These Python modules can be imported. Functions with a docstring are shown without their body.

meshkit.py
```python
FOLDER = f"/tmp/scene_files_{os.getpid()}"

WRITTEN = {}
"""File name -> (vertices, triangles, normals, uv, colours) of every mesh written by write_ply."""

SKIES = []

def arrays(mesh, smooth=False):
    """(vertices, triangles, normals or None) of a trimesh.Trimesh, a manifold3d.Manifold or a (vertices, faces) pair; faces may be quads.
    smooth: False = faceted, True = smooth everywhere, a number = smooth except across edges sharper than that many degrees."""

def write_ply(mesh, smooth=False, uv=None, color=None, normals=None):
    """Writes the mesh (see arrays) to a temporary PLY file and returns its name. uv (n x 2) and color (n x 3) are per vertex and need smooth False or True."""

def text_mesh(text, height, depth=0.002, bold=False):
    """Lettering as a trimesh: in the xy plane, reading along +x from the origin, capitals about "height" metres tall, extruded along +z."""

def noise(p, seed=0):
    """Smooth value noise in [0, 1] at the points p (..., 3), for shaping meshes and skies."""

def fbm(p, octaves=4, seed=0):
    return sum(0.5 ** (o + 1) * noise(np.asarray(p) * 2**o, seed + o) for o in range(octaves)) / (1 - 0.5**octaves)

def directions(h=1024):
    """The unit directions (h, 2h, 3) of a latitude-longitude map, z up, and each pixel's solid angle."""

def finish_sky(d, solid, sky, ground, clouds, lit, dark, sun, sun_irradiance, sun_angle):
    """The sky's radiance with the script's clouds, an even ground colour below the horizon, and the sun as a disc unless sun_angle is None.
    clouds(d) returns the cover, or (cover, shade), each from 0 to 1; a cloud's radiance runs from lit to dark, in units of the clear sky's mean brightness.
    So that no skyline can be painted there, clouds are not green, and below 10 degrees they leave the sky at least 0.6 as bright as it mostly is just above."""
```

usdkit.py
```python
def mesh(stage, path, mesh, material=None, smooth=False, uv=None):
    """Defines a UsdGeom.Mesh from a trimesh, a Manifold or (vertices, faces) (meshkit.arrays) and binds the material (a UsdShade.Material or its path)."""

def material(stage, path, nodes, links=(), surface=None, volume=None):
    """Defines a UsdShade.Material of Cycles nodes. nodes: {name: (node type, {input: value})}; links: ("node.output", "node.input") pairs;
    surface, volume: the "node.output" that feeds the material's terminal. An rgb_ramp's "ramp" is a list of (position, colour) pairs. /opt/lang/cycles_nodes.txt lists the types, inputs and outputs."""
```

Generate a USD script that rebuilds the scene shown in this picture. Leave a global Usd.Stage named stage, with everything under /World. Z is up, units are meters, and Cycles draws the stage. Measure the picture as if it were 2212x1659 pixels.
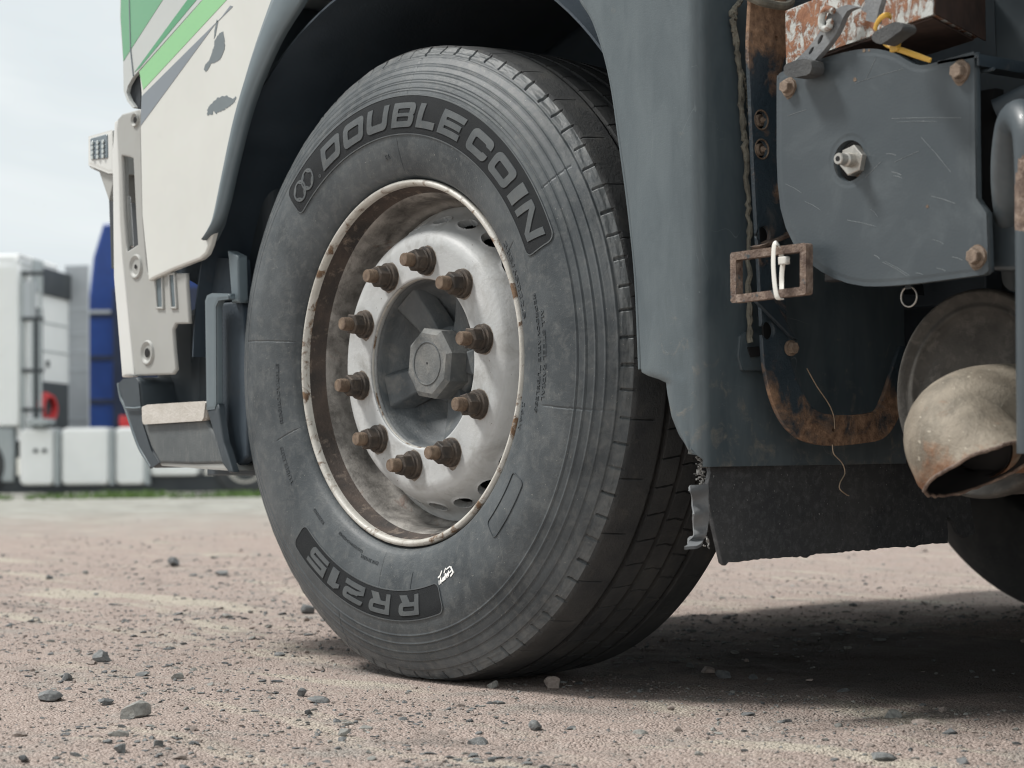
import math, random
import numpy as np
import trimesh, shapely
from shapely import affinity
from shapely.geometry import Polygon, LineString, Point, box as sbox
from pxr import Usd, UsdGeom, UsdLux, UsdShade, Gf, Sdf, Vt
import usdkit, meshkit

# ------------------------------------------------------------------ stage, camera, sky, sun
stage = Usd.Stage.CreateInMemory()
UsdGeom.SetStageUpAxis(stage, 'Z'); UsdGeom.SetStageMetersPerUnit(stage, 1.0)
UsdGeom.Xform.Define(stage, '/World'); UsdGeom.Scope.Define(stage, '/World/Looks')
CAM = np.array([2.79034, -2.10635, 0.37459]); YAW, PITCH, ROLL, FPX = 0.874227, 0.029598, -0.0085, 2150.0
EXPOSURE = 1.42
_F = np.array([-math.sin(YAW)*math.cos(PITCH), math.cos(YAW)*math.cos(PITCH), math.sin(PITCH)])
_r = np.array([math.cos(YAW), math.sin(YAW), 0]); _u = np.cross(_r, _F)
_R = math.cos(ROLL)*_r+math.sin(ROLL)*_u; _U = -math.sin(ROLL)*_r+math.cos(ROLL)*_u
cam = UsdGeom.Camera.Define(stage, '/World/camera')
m4 = Gf.Matrix4d(*[float(x) for x in (*_R, 0, *_U, 0, *(-_F), 0, *CAM, 1)])
cam.AddTransformOp().Set(m4)
cam.CreateFocalLengthAttr(77.0); cam.CreateHorizontalApertureAttr(77.0*1024/FPX); cam.CreateVerticalApertureAttr(77.0*768/FPX)
cam.CreateFStopAttr(7.5); cam.CreateFocusDistanceAttr(3.25); cam.CreateExposureAttr(EXPOSURE)
cam.CreateClippingRangeAttr(Gf.Vec2f(0.05, 5000))
SUN = np.array([-0.52, -0.50, 1.0]); SUN /= np.linalg.norm(SUN)
SUN_I, SUN_ANGLE, SKY_S = 0.40, 12.0, 0.054
sun = UsdLux.DistantLight.Define(stage, '/World/sun')
sun.CreateIntensityAttr(SUN_I); sun.CreateAngleAttr(SUN_ANGLE); sun.CreateNormalizeAttr(True); sun.CreateColorAttr(Gf.Vec3f(1, 0.975, 0.935))
z_ = SUN; x_ = np.cross([0, 0, 1.0], z_); x_ /= np.linalg.norm(x_); y_ = np.cross(z_, x_)
UsdGeom.Xformable(sun).AddTransformOp().Set(Gf.Matrix4d(*[float(v) for v in (*x_, 0, *y_, 0, *z_, 0, 0, 0, 0, 1)]))


class G:
    """A small node graph: add() returns the node's name; a value ('node', 'output') is a link."""
    def __init__(self): self.nodes, self.links = {}, []
    def add(self, kind, **inp):
        n = f'n{len(self.nodes)}'
        vals = {}
        for k, v in inp.items():
            if isinstance(v, tuple) and len(v) == 2 and isinstance(v[0], str): self.links.append((f'{v[0]}.{v[1]}', f'{n}.{k}'))
            else: vals[k] = v
        self.nodes[n] = (kind, vals)
        return n
    def noise(self, vec, scale, detail=4, rough=.55, dist=0.0):
        return (self.add('noise_texture', vector=vec, scale=scale, detail=detail, roughness=rough, distortion=dist), 'fac')
    def ramp(self, fac, stops): return (self.add('rgb_ramp', fac=fac, ramp=stops), 'color')
    def mask(self, fac, a, b): return (self.add('map_range', value=fac, from_min=a, from_max=b, to_min=0.0, to_max=1.0, clamp=True), 'result')
    def mix(self, fac, a, b, mode='mix'): return (self.add('mix', mix_type=mode, fac=fac, color1=a, color2=b), 'color')
    def math(self, op, a, b=0.5, c=0.0): return (self.add('math', math_type=op, value1=a, value2=b, value3=c), 'value')
    def mapping(self, vec, scale=(1, 1, 1), rot=(0, 0, 0), loc=(0, 0, 0)): return (self.add('mapping', mapping_type='point', vector=vec, scale=scale, rotation=rot, location=loc), 'vector')
    def done(self, path, surface): return usdkit.material(stage, path, self.nodes, self.links, surface=surface)


g = G()   # overcast sky: a single-scattering sky with a bright, broken cloud layer mixed over it
skyt = (g.add('sky_texture', sky_type='single_scattering', sun_disc=False, sun_elevation=float(math.asin(SUN[2])), sun_rotation=float(math.atan2(SUN[0], SUN[1])), aerosol_density=2.0), 'color')
gen = (g.add('texture_coordinate'), 'generated')
cn = g.noise(g.mapping(gen, (1, 1, 2.6)), 2.6, 5, .55, .6)
cloudc = g.ramp(cn, [(0, (4.2, 4.7, 5.05)), (.45, (5.5, 5.9, 6.05)), (.62, (6.9, 7.1, 7.1)), (1, (7.6, 7.7, 7.6))])
cover = g.mask(g.noise(g.mapping(gen, (1, 1, 2.0), loc=(3, 1, 2)), 1.7, 4), .28, .45)
skyc = g.mix(g.math('multiply_add', cover, .10, .88), skyt, cloudc)
bgn = g.add('background_shader', color=skyc, strength=SKY_S)
skym = g.done('/World/Looks/sky_mat', f'{bgn}.background')
dome = UsdLux.DomeLight.Define(stage, '/World/sky')
UsdShade.MaterialBindingAPI.Apply(dome.GetPrim()).Bind(skym)
dome.GetPrim().SetCustomDataByKey('kind', 'structure')

# ------------------------------------------------------------------ helpers
D = 2212/1024


def ray(px, py): return ((px/D-512)/FPX)*_R-((py/D-384)/FPX)*_U+_F


def at(px, py, x=None, y=None, z=None, d=None):
    """The point where the sight line through a spot of the photograph meets a plane of the place."""
    v = ray(px, py)
    if d is not None: return CAM+v*d
    k, val = (0, x) if x is not None else (1, y) if y is not None else (2, z)
    return CAM+v*(val-CAM[k])/v[k]


used = {}


def numbered(path):
    n = used.get(path, 0); used[path] = n+1
    return path if n == 0 else f'{path}_{n:03d}'


def tag(p, label=None, cat=None, group=None, kind=None):
    for k, v in (('label', label), ('category', cat), ('group', group), ('kind', kind)):
        if v: p.SetCustomDataByKey(k, v)
    return p


def thing(name, label=None, cat=None, loc=(0, 0, 0), rz=0, group=None, parent='/World', kind=None):
    x = UsdGeom.Xform.Define(stage, numbered(f'{parent}/{name}'))
    x.AddTranslateOp().Set(Gf.Vec3d(*map(float, loc)))
    if rz: x.AddRotateZOp().Set(float(rz))
    tag(x.GetPrim(), label, cat, group, kind)
    return str(x.GetPath())


def obj(name, mesh, mat, parent='/World', smooth=35, label=None, cat=None, group=None, kind=None, loc=None):
    if loc is not None: mesh = tuple_shift(mesh, loc)
    p = numbered(f'{parent}/{name}')
    m = usdkit.mesh(stage, p, mesh, M[mat] if isinstance(mat, str) else mat, smooth)
    tag(m.GetPrim(), label, cat, group, kind)
    return p


def tuple_shift(mesh, loc):
    v, f, _ = meshkit.arrays(mesh)
    return trimesh.Trimesh(v-np.asarray(loc), f, process=False)


def cat_(*ms): return trimesh.util.concatenate([m if isinstance(m, trimesh.Trimesh) else trimesh.Trimesh(*m, process=False) for m in ms])


def frame(o, u, v):
    u = np.asarray(u, float); v = np.asarray(v, float); w = np.cross(u, v)
    T = np.eye(4); T[:3, 0], T[:3, 1], T[:3, 2], T[:3, 3] = u, v, w/np.linalg.norm(w), o
    return T


def side(y): return frame((0, y, 0), (1, 0, 0), (0, 0, 1))      # u = x, v = z, outward = -y
def back(x): return frame((x, 0, 0), (0, 1, 0), (0, 0, 1))      # u = y, v = z, outward = +x


def pside(pts, y): return [tuple(at(*q, y=y)[[0, 2]]) for q in pts]
def pback(pts, x): return [tuple(at(*q, x=x)[[1, 2]]) for q in pts]


def tri(poly):
    v, f = trimesh.creation.triangulate_polygon(poly, engine='earcut')
    f = np.asarray(f)
    a = v[f]; e1, e2 = a[:, 1]-a[:, 0], a[:, 2]-a[:, 0]; area = e1[:, 0]*e2[:, 1]-e1[:, 1]*e2[:, 0]
    f[area < 0] = f[area < 0][:, ::-1]
    return np.asarray(v), f


def resample(c, step):
    c = np.asarray(c)[:-1] if np.allclose(c[0], c[-1]) else np.asarray(c)
    out = []
    for a, b in zip(c, np.roll(c, -1, 0)):
        n = max(1, int(np.ceil(np.linalg.norm(b-a)/step)))
        out += [a+(b-a)*k/n for k in range(n)]
    return np.array(out)


def plate(poly, T, t, r=.003, step=.012, round_=0.0):
    """A plate of thickness t behind the plane of T, with rounded front edges (radius r); round_ first rounds the outline's corners."""
    if not isinstance(poly, Polygon): poly = Polygon(poly)
    poly = poly.buffer(0)
    if poly.geom_type != 'Polygon': poly = max(poly.geoms, key=lambda q: q.area)
    if round_: poly = poly.buffer(-round_, quad_segs=5).buffer(2*round_, quad_segs=5).buffer(-round_, quad_segs=5)
    poly = shapely.geometry.polygon.orient(poly)
    parts = []
    rings = [np.array(poly.exterior.coords)]+[np.array(i.coords) for i in poly.interiors]
    inner = []
    for ring in rings:
        P = resample(ring, step)
        d1 = P-np.roll(P, 1, 0); d2 = np.roll(P, -1, 0)-P
        d1 /= np.linalg.norm(d1, axis=1, keepdims=True)+1e-12; d2 /= np.linalg.norm(d2, axis=1, keepdims=True)+1e-12
        tn = d1+d2; tn /= np.linalg.norm(tn, axis=1, keepdims=True)+1e-9
        nr = np.stack([tn[:, 1], -tn[:, 0]], 1)        # away from the material
        loops = []
        K = 4
        for k in range(K+1):
            a = math.pi/2*k/K
            loops.append(np.c_[P-nr*r*(1-math.sin(a)), np.full(len(P), -r*(1-math.cos(a)))])
        loops.append(np.c_[P, np.full(len(P), -t)])
        inner.append(loops[0][:, :2])
        n = len(P); L = len(loops)
        V = np.vstack(loops); F = []
        i = np.arange(n); j = (i+1) % n
        for k in range(L-1):
            a, b, c, d = k*n+i, k*n+j, (k+1)*n+j, (k+1)*n+i
            F += [np.c_[a, d, c], np.c_[a, c, b]]
        parts.append(trimesh.Trimesh(V, np.vstack(F), process=False))
    fp = Polygon(inner[0], inner[1:])
    if not fp.is_valid: fp = poly
    v, f = tri(fp); parts.append(trimesh.Trimesh(np.c_[v, np.zeros(len(v))], f, process=False))
    v, f = tri(poly); parts.append(trimesh.Trimesh(np.c_[v, np.full(len(v), -t)], f[:, ::-1], process=False))
    m = trimesh.util.concatenate(parts); m.merge_vertices(digits_vertex=7)
    m.apply_transform(T)
    return m


def rbox(c, size, r=.004, rot=None):
    """A box with rounded long edges, centre c."""
    sx, sy, sz = size
    r = min(r, .45*min(size))
    m = plate(sbox(-sx/2, -sz/2, sx/2, sz/2), frame((0, -sy/2, 0), (1, 0, 0), (0, 0, 1)), sy, r, step=10)
    if rot is not None: m.apply_transform(rot)
    m.apply_translation(c); return m


def sheet(P, t):
    """A curved sheet from a grid of points (rows, columns, 3), thickness t along its normals."""
    P = np.asarray(P, float); R, C = P.shape[:2]
    du = np.gradient(P, axis=1); dv = np.gradient(P, axis=0)
    n = np.cross(du, dv); n /= np.linalg.norm(n, axis=2, keepdims=True)+1e-12
    V = np.vstack([P.reshape(-1, 3), (P-n*t).reshape(-1, 3)]); N = R*C
    idx = np.arange(N).reshape(R, C)
    a, b, c, d = idx[:-1, :-1].ravel(), idx[:-1, 1:].ravel(), idx[1:, 1:].ravel(), idx[1:, :-1].ravel()
    F = [np.c_[a, b, c], np.c_[a, c, d], np.c_[a, c, b]+N, np.c_[a, d, c]+N]
    ed = np.concatenate([idx[0, :], idx[1:, -1], idx[-1, -2::-1], idx[-2:0:-1, 0]])
    e2 = np.roll(ed, -1)
    F += [np.c_[ed, ed+N, e2+N], np.c_[ed, e2+N, e2]]
    return trimesh.Trimesh(V, np.vstack(F), process=False)


def smooth_path(P, n=8):
    P = np.asarray(P, float); Q = np.vstack([2*P[0]-P[1], P, 2*P[-1]-P[-2]]); out = []
    for i in range(1, len(Q)-2):
        p0, p1, p2, p3 = Q[i-1:i+3]
        for t in np.linspace(0, 1, n, endpoint=False):
            out.append(.5*((2*p1)+(-p0+p2)*t+(2*p0-5*p1+4*p2-p3)*t*t+(-p0+3*p1-3*p2+p3)*t**3))
    return np.array(out+[P[-1]])


def tube(P, r, n=12, cap=True, flat=None):
    """A tube along the points P; r a number or one per point; flat = (factor, direction) squashes the section."""
    P = np.asarray(P, float); r = np.broadcast_to(r, len(P)).astype(float)
    t = np.gradient(P, axis=0); t /= np.linalg.norm(t, axis=1, keepdims=True)+1e-12
    a = np.cross(t[0], [0, 0, 1.0]);
    if np.linalg.norm(a) < .1: a = np.cross(t[0], [1.0, 0, 0])
    if flat is not None: a = np.asarray(flat[1], float)
    rows = []
    for k in range(len(P)):
        a = a-t[k]*(a@t[k]); a /= np.linalg.norm(a); b = np.cross(t[k], a)
        th = np.linspace(0, 2*np.pi, n, endpoint=False)
        fl = flat[0] if flat is not None else 1.0
        rows.append(P[k]+r[k]*(np.outer(np.cos(th)*fl, a)+np.outer(np.sin(th), b)))
    V = np.vstack(rows); i = np.arange(n); j = (i+1) % n; F = []
    for k in range(len(P)-1):
        F += [np.c_[k*n+i, k*n+j, (k+1)*n+j], np.c_[k*n+i, (k+1)*n+j, (k+1)*n+i]]
    if cap:
        V = np.vstack([V, P[0], P[-1]]); q = len(V)
        F += [np.c_[j, i, np.full(n, q-2)], np.c_[(len(P)-1)*n+i, (len(P)-1)*n+j, np.full(n, q-1)]]
    return trimesh.Trimesh(V, np.vstack(F), process=False)


def revolve(prof, n=128, c=(0, 0, 0), closed=False):
    """prof: (radius, outward) pairs, turned about the y axis; outward is -y."""
    prof = np.asarray(prof, float); th = np.linspace(0, 2*np.pi, n, endpoint=False); L = len(prof)
    V = np.stack([np.outer(prof[:, 0], np.cos(th)), np.repeat(-prof[:, 1:2], n, 1), np.outer(prof[:, 0], np.sin(th))], -1).reshape(-1, 3)+c
    i = np.arange(n); j = (i+1) % n; F = []
    for k in range(L if closed else L-1):
        k2 = (k+1) % L
        F += [np.c_[k*n+i, k2*n+j, k*n+j], np.c_[k*n+i, k2*n+i, k2*n+j]]
    return trimesh.Trimesh(V, np.vstack(F), process=False)


def rprof(pts, r=.004, n=4):
    """Rounds the corners of an open polyline."""
    pts = [np.array(q, float) for q in pts]; out = [pts[0]]
    for a, b, c in zip(pts, pts[1:], pts[2:]):
        d1, d2 = np.linalg.norm(a-b), np.linalg.norm(c-b); q = min(r, d1*.45, d2*.45)
        p, s = b+(a-b)/d1*q, b+(c-b)/d2*q
        for t in np.linspace(0, 1, n): out.append((1-t)**2*p+2*t*(1-t)*b+t*t*s)
    return np.array(out+[pts[-1]])


def hexnut(c, axis, r, h, n=6, ch=.12, rot=0.0):
    """A chamfered nut or bolt head standing on c along axis."""
    axis = np.asarray(axis, float)/np.linalg.norm(axis)
    a = np.cross(axis, [0, 0, 1.0]);
    if np.linalg.norm(a) < .1: a = np.cross(axis, [1.0, 0, 0])
    a /= np.linalg.norm(a); b = np.cross(axis, a); th = np.arange(n)*2*np.pi/n+rot
    def ring(rr, z): return c+axis*z+rr*(np.outer(np.cos(th), a)+np.outer(np.sin(th), b))
    import manifold3d as m3
    pts = np.vstack([ring(r, 0), ring(r, h*(1-ch)), ring(r*(1-ch), h)])
    q = m3.Manifold.hull_points(pts)
    mm = q.to_mesh(); return trimesh.Trimesh(mm.vert_properties[:, :3], mm.tri_verts, process=False)


def disc(c, axis, r, h, n=24, ch=.08):
    return hexnut(np.asarray(c, float), axis, r, h, n, ch)


# ------------------------------------------------------------------ materials
M = {}


def mat(name, c1, c2=None, scale=12, rough=.6, rvar=.12, metal=0.0, bump=0.0, bscale=150, stretch=(1, 1, 1), dust=None, rust=None, scratch=None, bevel=0.0, spec=.5, coord='pos', fleck=None, ramp=(.35, .68), coat=0.0):
    g = G()
    vec = (g.add('geometry'), 'position') if coord == 'pos' else (g.add('texture_coordinate'), 'object')
    sv = g.mapping(vec, stretch) if stretch != (1, 1, 1) else vec
    n1 = g.noise(sv, scale, 6, .6, .2)
    col = g.ramp(n1, [(ramp[0], c1), (ramp[1], c2 or c1)])
    rgh = g.math('multiply_add', n1, rvar, rough-rvar/2)
    if dust:          # (colour, low, high, scale): pale dirt in broken patches
        dc, lo, hi, ds = dust[:4]
        dn = g.noise(g.mapping(vec, dust[4]) if len(dust) > 4 and dust[4] else vec, ds, 8, .68, .4)
        if len(dust) > 5:      # more wear ('r') and painted brightness ('y') where an axis (or the distance from the hub's axle, 'r') runs from a to b
            ax, a, b, gain = dust[5]
            if ax == 'r': gv = (g.add('vector_math', math_type='length', vector1=g.mapping(vec, (1, 0, 1), loc=(0, 0, -.514))), 'value')
            else: gv = (g.add('separate_xyz', vector=vec), ax)
            dn = g.math('add', dn, g.math('multiply', g.mask(gv, a, b), gain))
        col = g.mix(g.mask(dn, lo, hi), col, dc)
    if fleck:         # (colour, threshold, scale): small pale specks
        fc, th, fs = fleck
        fn = g.noise(vec, fs, 3, .6)
        col = g.mix(g.mask(fn, th, th+.05), col, fc)
    if scratch:       # (colour, width, scale): thin curved lines
        sc, wd, ss = scratch
        tot = None
        for k, (rx, st) in enumerate((((.3, .5, .2), (1, 6, .7)), ((1.1, .2, .9), (.8, .9, 7)), ((.2, 1.0, .4), (5, 1, .6)))):
            q = g.noise(g.mapping(vec, st, rx, (k*3.1, k*1.7, k)), ss, 2, .5, .3)
            line = g.math('less_than', g.math('absolute', g.math('subtract', q, .5)), wd)
            gate = g.mask(g.noise(g.mapping(vec, loc=(k*5, 2, 1)), ss*1.3, 2), .56, .66)
            line = g.math('multiply', line, gate)
            tot = line if tot is None else g.math('maximum', tot, line)
        col = g.mix(g.math('multiply', tot, .5), col, sc)
    if rust:          # dict(lo, hi, scale, c1, c2, axis, a, b, gain): rust by noise, more of it where the given axis runs from a to b
        rn = g.noise(vec, rust.get('scale', 14), 8, .68, .5)
        for gr in rust.get('grads', []):
            ax, a, b, gain = gr
            sep = g.add('separate_xyz', vector=vec)
            rn = g.math('add', rn, g.math('multiply', g.mask((sep, ax), a, b), gain))
        rc = g.ramp(g.noise(vec, rust.get('cscale', 60), 6, .7), [(.3, rust['c1']), (.7, rust['c2'])])
        rm = g.mask(rn, rust['lo'], rust['hi'])
        col = g.mix(rm, col, rc)
        rgh = g.math('maximum', rgh, g.math('multiply', rm, .85))
    kw = {}
    if bump or bevel:
        nb = {}
        if bevel: nb['normal'] = (g.add('bevel', radius=bevel, samples=4), 'bevel')
        bn = g.noise(vec, bscale, 5, .65)
        if rust: bn = g.math('add', bn, g.math('multiply', rm, .6))
        kw['normal'] = (g.add('bump', height=bn, strength=.8, distance=max(bump, 1e-5), **nb), 'normal')
    p = g.add('principled_bsdf', base_color=col, roughness=rgh, metallic=metal, specular_ior_level=spec, coat_weight=coat, **kw)
    M[name] = g.done(f'/World/Looks/{name}', f'{p}.BSDF')


RUST1, RUST2 = (.085, .038, .022), (.24, .115, .06)
mat('sidewall', (.030, .037, .042), (.074, .084, .090), 9, .52, .18, bump=.0008, bscale=300, dust=((.135, .139, .135), .48, .98, 60, None, ('r', .478, .512, .15)), fleck=((.26, .255, .23), .70, 240), scratch=((.13, .135, .13), .0011, 7), spec=.42)
mat('tread_rubber', (.034, .036, .038), (.060, .061, .060), 14, .75, .1, bump=.002, bscale=180, dust=((.09, .085, .076), .55, .85, 30), spec=.25)
mat('badge_rubber', (.011, .013, .015), (.017, .019, .021), 40, .8, .1, bump=.0015, bscale=900, spec=.25)
mat('letter_rubber', (.060, .068, .073), (.088, .096, .099), 30, .6, .1, bump=.0008, bscale=300, dust=((.14, .135, .125), .58, .85, 40), spec=.35)
mat('small_letter', (.034, .040, .045), (.066, .075, .081), 30, .6, .1, spec=.4)
mat('rim_paint', (.375, .385, .385), (.47, .48, .48), 9, .52, .14, bump=.0008, bscale=200, dust=((.22, .215, .20), .50, .80, 18), fleck=((.08, .055, .04), .715, 130), spec=.5)
mat('rim_lip', (.40, .385, .345), (.50, .485, .45), 20, .42, .15, bump=.001, bscale=220, rust=dict(lo=.53, hi=.62, scale=30, c1=(.075, .042, .025), c2=(.19, .12, .07)), fleck=((.2, .13, .08), .70, 130))
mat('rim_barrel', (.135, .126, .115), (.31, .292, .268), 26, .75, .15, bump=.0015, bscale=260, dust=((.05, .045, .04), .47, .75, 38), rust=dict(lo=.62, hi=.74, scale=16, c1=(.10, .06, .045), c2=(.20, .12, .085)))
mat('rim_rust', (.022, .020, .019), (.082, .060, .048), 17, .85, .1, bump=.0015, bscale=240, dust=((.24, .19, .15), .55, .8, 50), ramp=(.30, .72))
mat('nut_rust', (.030, .026, .023), (.095, .074, .058), 60, .72, .15, metal=.25, bump=.0012, bscale=420, dust=((.16, .128, .10), .56, .8, 80))
mat('stud_rust', (.115, .080, .058), (.225, .168, .12), 80, .7, .12, metal=.3, bump=.001, bscale=500)
mat('hub_paint', (.058, .067, .073), (.095, .104, .108), 16, .6, .15, bump=.0014, bscale=220, dust=((.185, .18, .168), .52, .82, 24), scratch=((.2, .205, .2), .002, 12))
mat('cap_dust', (.085, .092, .094), (.15, .153, .148), 22, .7, .1, bump=.0014, bscale=260, dust=((.22, .215, .20), .48, .78, 40))
mat('rust_stain', (.12, .09, .068), (.26, .235, .205), 120, .75, .1)
mat('dark_hole', (.006, .006, .007), None, 10, .9)
mat('white_paint_mark', (.78, .78, .76), (.7, .7, .68), 60, .6)
mat('plastic_grey', (.041, .056, .066), (.053, .070, .080), 7, .46, .12, bump=.0004, bscale=420, dust=((.105, .128, .138), .34, 1.02, 14, (1.6, 1.6, .5), ('y', .01, -.028, .20)), scratch=((.17, .195, .205), .0009, 7), fleck=((.22, .245, .25), .755, 150), rust=dict(lo=.66, hi=.86, scale=34, c1=(.10, .098, .088), c2=(.20, .19, .165), cscale=120, grads=[('z', .62, .36, .16)]), stretch=(1.5, 1.5, .5), spec=.45, bevel=.002)  # y-graded pale tone lightens the outer face: light painted into the colour
mat('plastic_dark', (.024, .034, .042), (.042, .054, .064), 9, .6, .15, bump=.0006, bscale=400, dust=((.10, .11, .115), .60, .92, 14, (3, 3, .8)), fleck=((.13, .14, .145), .75, 130))
mat('liner', (.020, .032, .045), (.034, .050, .066), 9, .7, .12, bump=.001, bscale=200, dust=((.05, .05, .05), .58, .9, 20))
mat('cover_paint', (.034, .045, .053), (.046, .058, .066), 8, .44, .14, bump=.0003, bscale=350, dust=((.095, .112, .12), .55, .92, 8), fleck=((.38, .40, .40), .775, 120), bevel=.002, coat=.08)
mat('steel_dark', (.012, .018, .024), (.026, .036, .044), 10, .42, .2, bump=.0006, bscale=260, dust=((.09, .085, .08), .58, .85, 22), coat=.1, bevel=.0015)
mat('post_steel', (.018, .028, .037), (.034, .048, .059), 10, .42, .2, bump=.002, bscale=160, dust=((.14, .13, .12), .60, .84, 24), rust=dict(lo=.56, hi=.72, scale=17, c1=(.085, .046, .028), c2=(.32, .20, .125), cscale=80, grads=[('z', .86, .98, .34), ('z', .475, .385, .25)]), bevel=.0015)
mat('rusty_steel', (.075, .048, .038), (.20, .145, .11), 60, .85, .1, bump=.004, bscale=240, dust=((.29, .23, .19), .50, .72, 80), fleck=((.045, .055, .06), .645, 38))
mat('beam_paint', (.38, .395, .38), (.44, .45, .43), 20, .6, .1, bump=.0018, bscale=200, rust=dict(lo=.435, hi=.52, scale=42, c1=(.13, .05, .025), c2=(.27, .13, .07)), fleck=((.22, .09, .05), .66, 85))
mat('beam_rust', (.028, .016, .012), (.065, .036, .027), 30, .85, .1, bump=.002, bscale=150)
mat('scratch_pale', (.10, .115, .122), (.17, .188, .195), 60, .6)
mat('bolt_rust', (.13, .095, .07), (.245, .185, .14), 90, .75, .1, bump=.0012, bscale=500)
mat('zinc', (.36, .345, .315), (.48, .465, .435), 60, .35, .15, metal=.7, bump=.0004, bscale=400)
mat('exhaust_steel', (.155, .130, .098), (.27, .235, .185), 15, .66, .15, metal=.25, bump=.0018, bscale=170, dust=((.09, .078, .06), .48, .75, 30, (1, 1, .4)), fleck=((.32, .285, .23), .66, 120), rust=dict(lo=.60, hi=.80, scale=22, c1=(.11, .048, .022), c2=(.27, .145, .08), grads=[('z', .385, .322, .42)]))
mat('muffler_steel', (.040, .038, .034), (.072, .068, .061), 30, .75, .12, metal=.2, bump=.0014, bscale=300, dust=((.115, .107, .095), .52, .78, 50))
mat('flap_rubber', (.021, .024, .028), (.046, .048, .050), 8, .75, .12, bump=.0014, bscale=280, dust=((.105, .11, .112), .48, .88, 85), fleck=((.20, .208, .205), .67, 230), scratch=((.10, .104, .104), .0016, 22))
mat('strap_rubber', (.105, .113, .121), (.18, .188, .193), 24, .65, .12, bump=.0012, bscale=260, dust=((.23, .23, .225), .58, .82, 40))
mat('strap_end', (.036, .038, .040), (.060, .062, .062), 30, .7, .1, bump=.0015, bscale=220)
mat('yellow_plastic', (.50, .29, .04), (.58, .36, .06), 30, .45, .1)
mat('white_plastic', (.58, .565, .52), (.63, .62, .58), 30, .4, .1)
mat('cord', (.02, .02, .02), (.34, .335, .32), 120, .8, .1)
mat('wire_steel', (.22, .17, .12), (.38, .31, .23), 80, .6, .1, metal=.4)
mat('seam_dirt', (.09, .086, .071), (.20, .19, .155), 40, .9, .1, bump=.003, bscale=180)
mat('cab_cream', (.52, .526, .495), (.56, .566, .535), 4, .34, .1, coat=.25, dust=((.42, .40, .35), .58, .95, 5), bevel=.003)
mat('cab_white', (.54, .545, .525), (.58, .585, .565), 4, .35, .1, coat=.25, bevel=.003)
mat('bumper_beige', (.30, .303, .288), (.33, .333, .318), 6, .5, .1, bump=.0004, bscale=500, dust=((.26, .255, .235), .6, .9, 8), bevel=.003)
mat('stripe_green', (.12, .31, .175), (.135, .33, .19), 4, .35, .1, coat=.25)
mat('stripe_mid_green', (.07, .26, .13), (.08, .28, .14), 4, .35, .1, coat=.25)
mat('stripe_light_green', (.215, .47, .22), (.235, .49, .24), 4, .35, .1, coat=.25)
mat('stripe_pale', (.42, .44, .43), (.45, .47, .46), 4, .35, .1, coat=.25)
mat('stripe_grey', (.17, .195, .22), (.19, .215, .238), 4, .4, .1, coat=.2)
mat('chip_grey', (.125, .15, .163), (.15, .178, .19), 20, .6, .1)
mat('trim_grey', (.090, .118, .134), (.112, .14, .154), 8, .5, .12, bump=.0004, bscale=400, dust=((.15, .17, .18), .62, .92, 14), bevel=.003)
mat('step_grey', (.062, .072, .077), (.10, .11, .112), 18, .6, .12, bump=.0008, bscale=300, dust=((.17, .17, .162), .55, .85, 22, (6, 6, 1)))
mat('step_pad', (.42, .395, .355), (.50, .475, .44), 40, .75, .1, bump=.0015, bscale=200)
mat('lens_glass', (.10, .13, .15), (.14, .17, .19), 40, .15, .05, coat=.4)
mat('lamp_dot', (.42, .46, .46), None, 40, .2, .05)
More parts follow.
